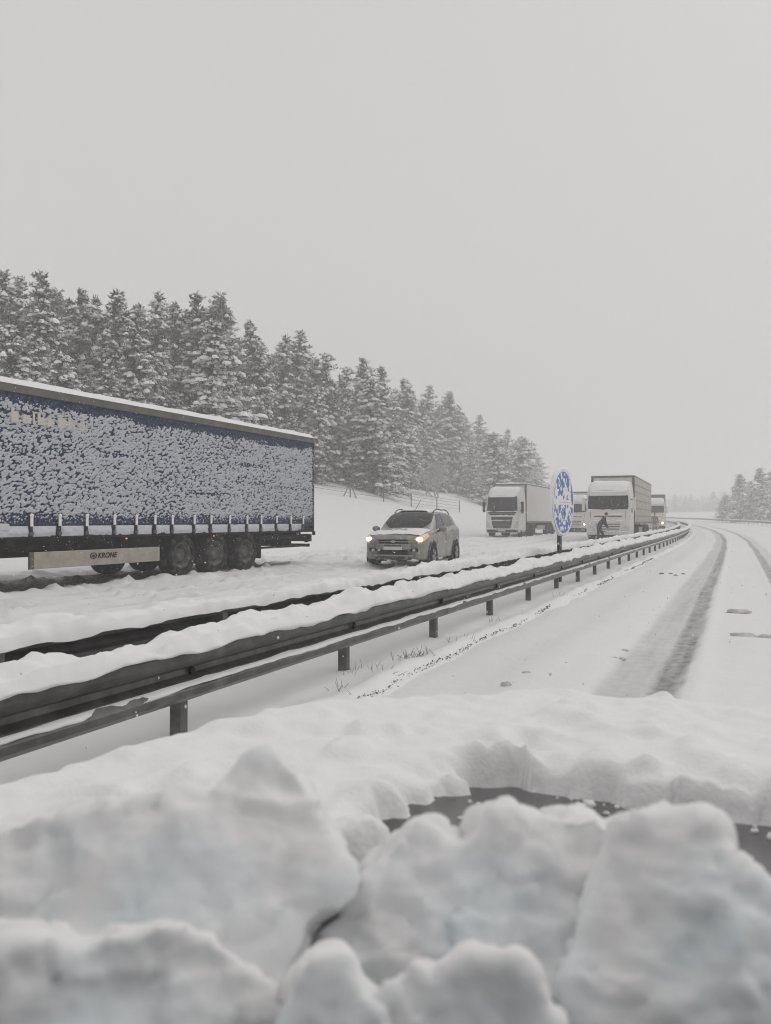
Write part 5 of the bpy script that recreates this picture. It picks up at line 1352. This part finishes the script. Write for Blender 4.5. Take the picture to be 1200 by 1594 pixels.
slab('right-hand snow slab with a squared shoulder at the picture edge', [(955, 1289), (985, 1272), (1040, 1268), (1098, 1274), (1128, 1296), (1136, 1339), (1165, 1365), (1198, 1392), (1260, 1440), (1260, 1640), (1000, 1660), (880, 1600), (870, 1540), (900, 1450), (940, 1350)], 0.52, 0.11, 154, (-0.1, 0.45), 0.011)
slab('small snow slab at the bottom middle beside a dark crack', [(450, 1520), (480, 1484), (505, 1472), (540, 1492), (560, 1535), (600, 1570), (620, 1640), (560, 1700), (440, 1700), (430, 1600)], 0.43, 0.09, 155, (0.0, 0.3), 0.007)
slab('knobbly snow slab at the bottom centre under the large pale one', [(575, 1560), (600, 1535), (640, 1518), (690, 1505), (728, 1478), (770, 1486), (815, 1484), (838, 1510), (846, 1560), (890, 1610), (900, 1700), (740, 1730), (590, 1700), (570, 1600)], 0.44, 0.09, 156, (0.0, 0.3), 0.009)
X, Y = np.meshgrid(np.arange(-0.78, 0.26, 0.005), np.arange(0.20, 0.70, 0.005), indexing='ij')
ridge_ = np.exp(-((Y - 0.50 - 0.03 * fbm(X * 5, 1.0, 0, 2, 161)) / 0.115) ** 4) * sstep(-0.78, -0.66, X) * (1 - sstep(0.02, 0.12, X + 0.05 * fbm(Y * 8, 3.0, 0, 2, 162)))
Z = 0.86 - CZ + ridge_ * (0.118 + 0.05 * fbm(X * 8, Y * 8, 0, 4, 163, 0.6) + 0.02 * (0.5 - np.abs(noise(X * 24, Y * 24, 0, 164))))
grid_obj('snow_heap', np.stack([X, Y, Z], -1), 'snow_chunk', car)
slab('small wedge of snow between the peaked slab and the large pale slab', [(500, 1440), (545, 1400), (580, 1390), (610, 1420), (615, 1480), (590, 1520), (556, 1490), (530, 1478), (500, 1490)], 0.60, 0.07, 157, (0.0, 0.4), 0.006)

# ------------------------------------------------------------------ falling snow
N = 62000
pos = np.stack([rng.uniform(-34, 16, N), rng.uniform(1.0, 48, N), rng.uniform(0.2, 3.6, N)], -1)
dist = np.hypot(pos[:, 0], pos[:, 1]); pos = pos[(dist > 9.0) | ((dist > 2.3) & (pos[:, 2] < 1.12))]; N = len(pos)
base = np.array([(1, 0, 0), (-1, 0, 0), (0, 1, 0), (0, -1, 0), (0, 0, 1), (0, 0, -1)], float)
tri = np.array([(0, 2, 4), (2, 1, 4), (1, 3, 4), (3, 0, 4), (2, 0, 5), (1, 2, 5), (3, 1, 5), (0, 3, 5)])
sz = rng.uniform(0.003, 0.007, (N, 1, 1)) * rng.uniform(0.6, 1.4, (N, 1, 3))
V = (pos[:, None, :] + base[None] * sz).reshape(-1, 3); F = (tri[None] + 6 * np.arange(N)[:, None, None]).reshape(-1, 3)
me = bpy.data.meshes.new('falling_snow'); me.vertices.add(len(V)); me.vertices.foreach_set('co', V.astype(np.float32).ravel())
me.loops.add(F.size); me.loops.foreach_set('vertex_index', F.astype(np.int32).ravel()); me.polygons.add(len(F))
me.polygons.foreach_set('loop_start', np.arange(0, F.size, 3, dtype=np.int32)); me.polygons.foreach_set('loop_total', np.full(len(F), 3, np.int32))
me.materials.append(MATS['snow_tree']); me.update(calc_edges=True)
tag(link(bpy.data.objects.new('falling_snow', me)), 'snowflakes drifting through the air over the road', 'snowfall', kind='stuff')

# ------------------------------------------------------------------ the snowy air
hz = bpy.data.materials.new('haze'); hz.use_nodes = True
hn, hl_ = hz.node_tree.nodes, hz.node_tree.links
hn.remove(hn['Principled BSDF'])
pv = hn.new('ShaderNodeVolumePrincipled')
pv.inputs['Color'].default_value = (0.975, 0.97, 0.972, 1)
pv.inputs['Density'].default_value = 0.0040
pv.inputs['Anisotropy'].default_value = 0.0
hl_.new(pv.outputs[0], hn['Material Output'].inputs['Volume'])
MATS['haze'] = hz
hb = MB().box(-900, 700, -200, 800, -3.0, 36.0).build('haze', 'haze')
tag(hb, 'pale snowy air thickening with distance', 'haze', kind='stuff')
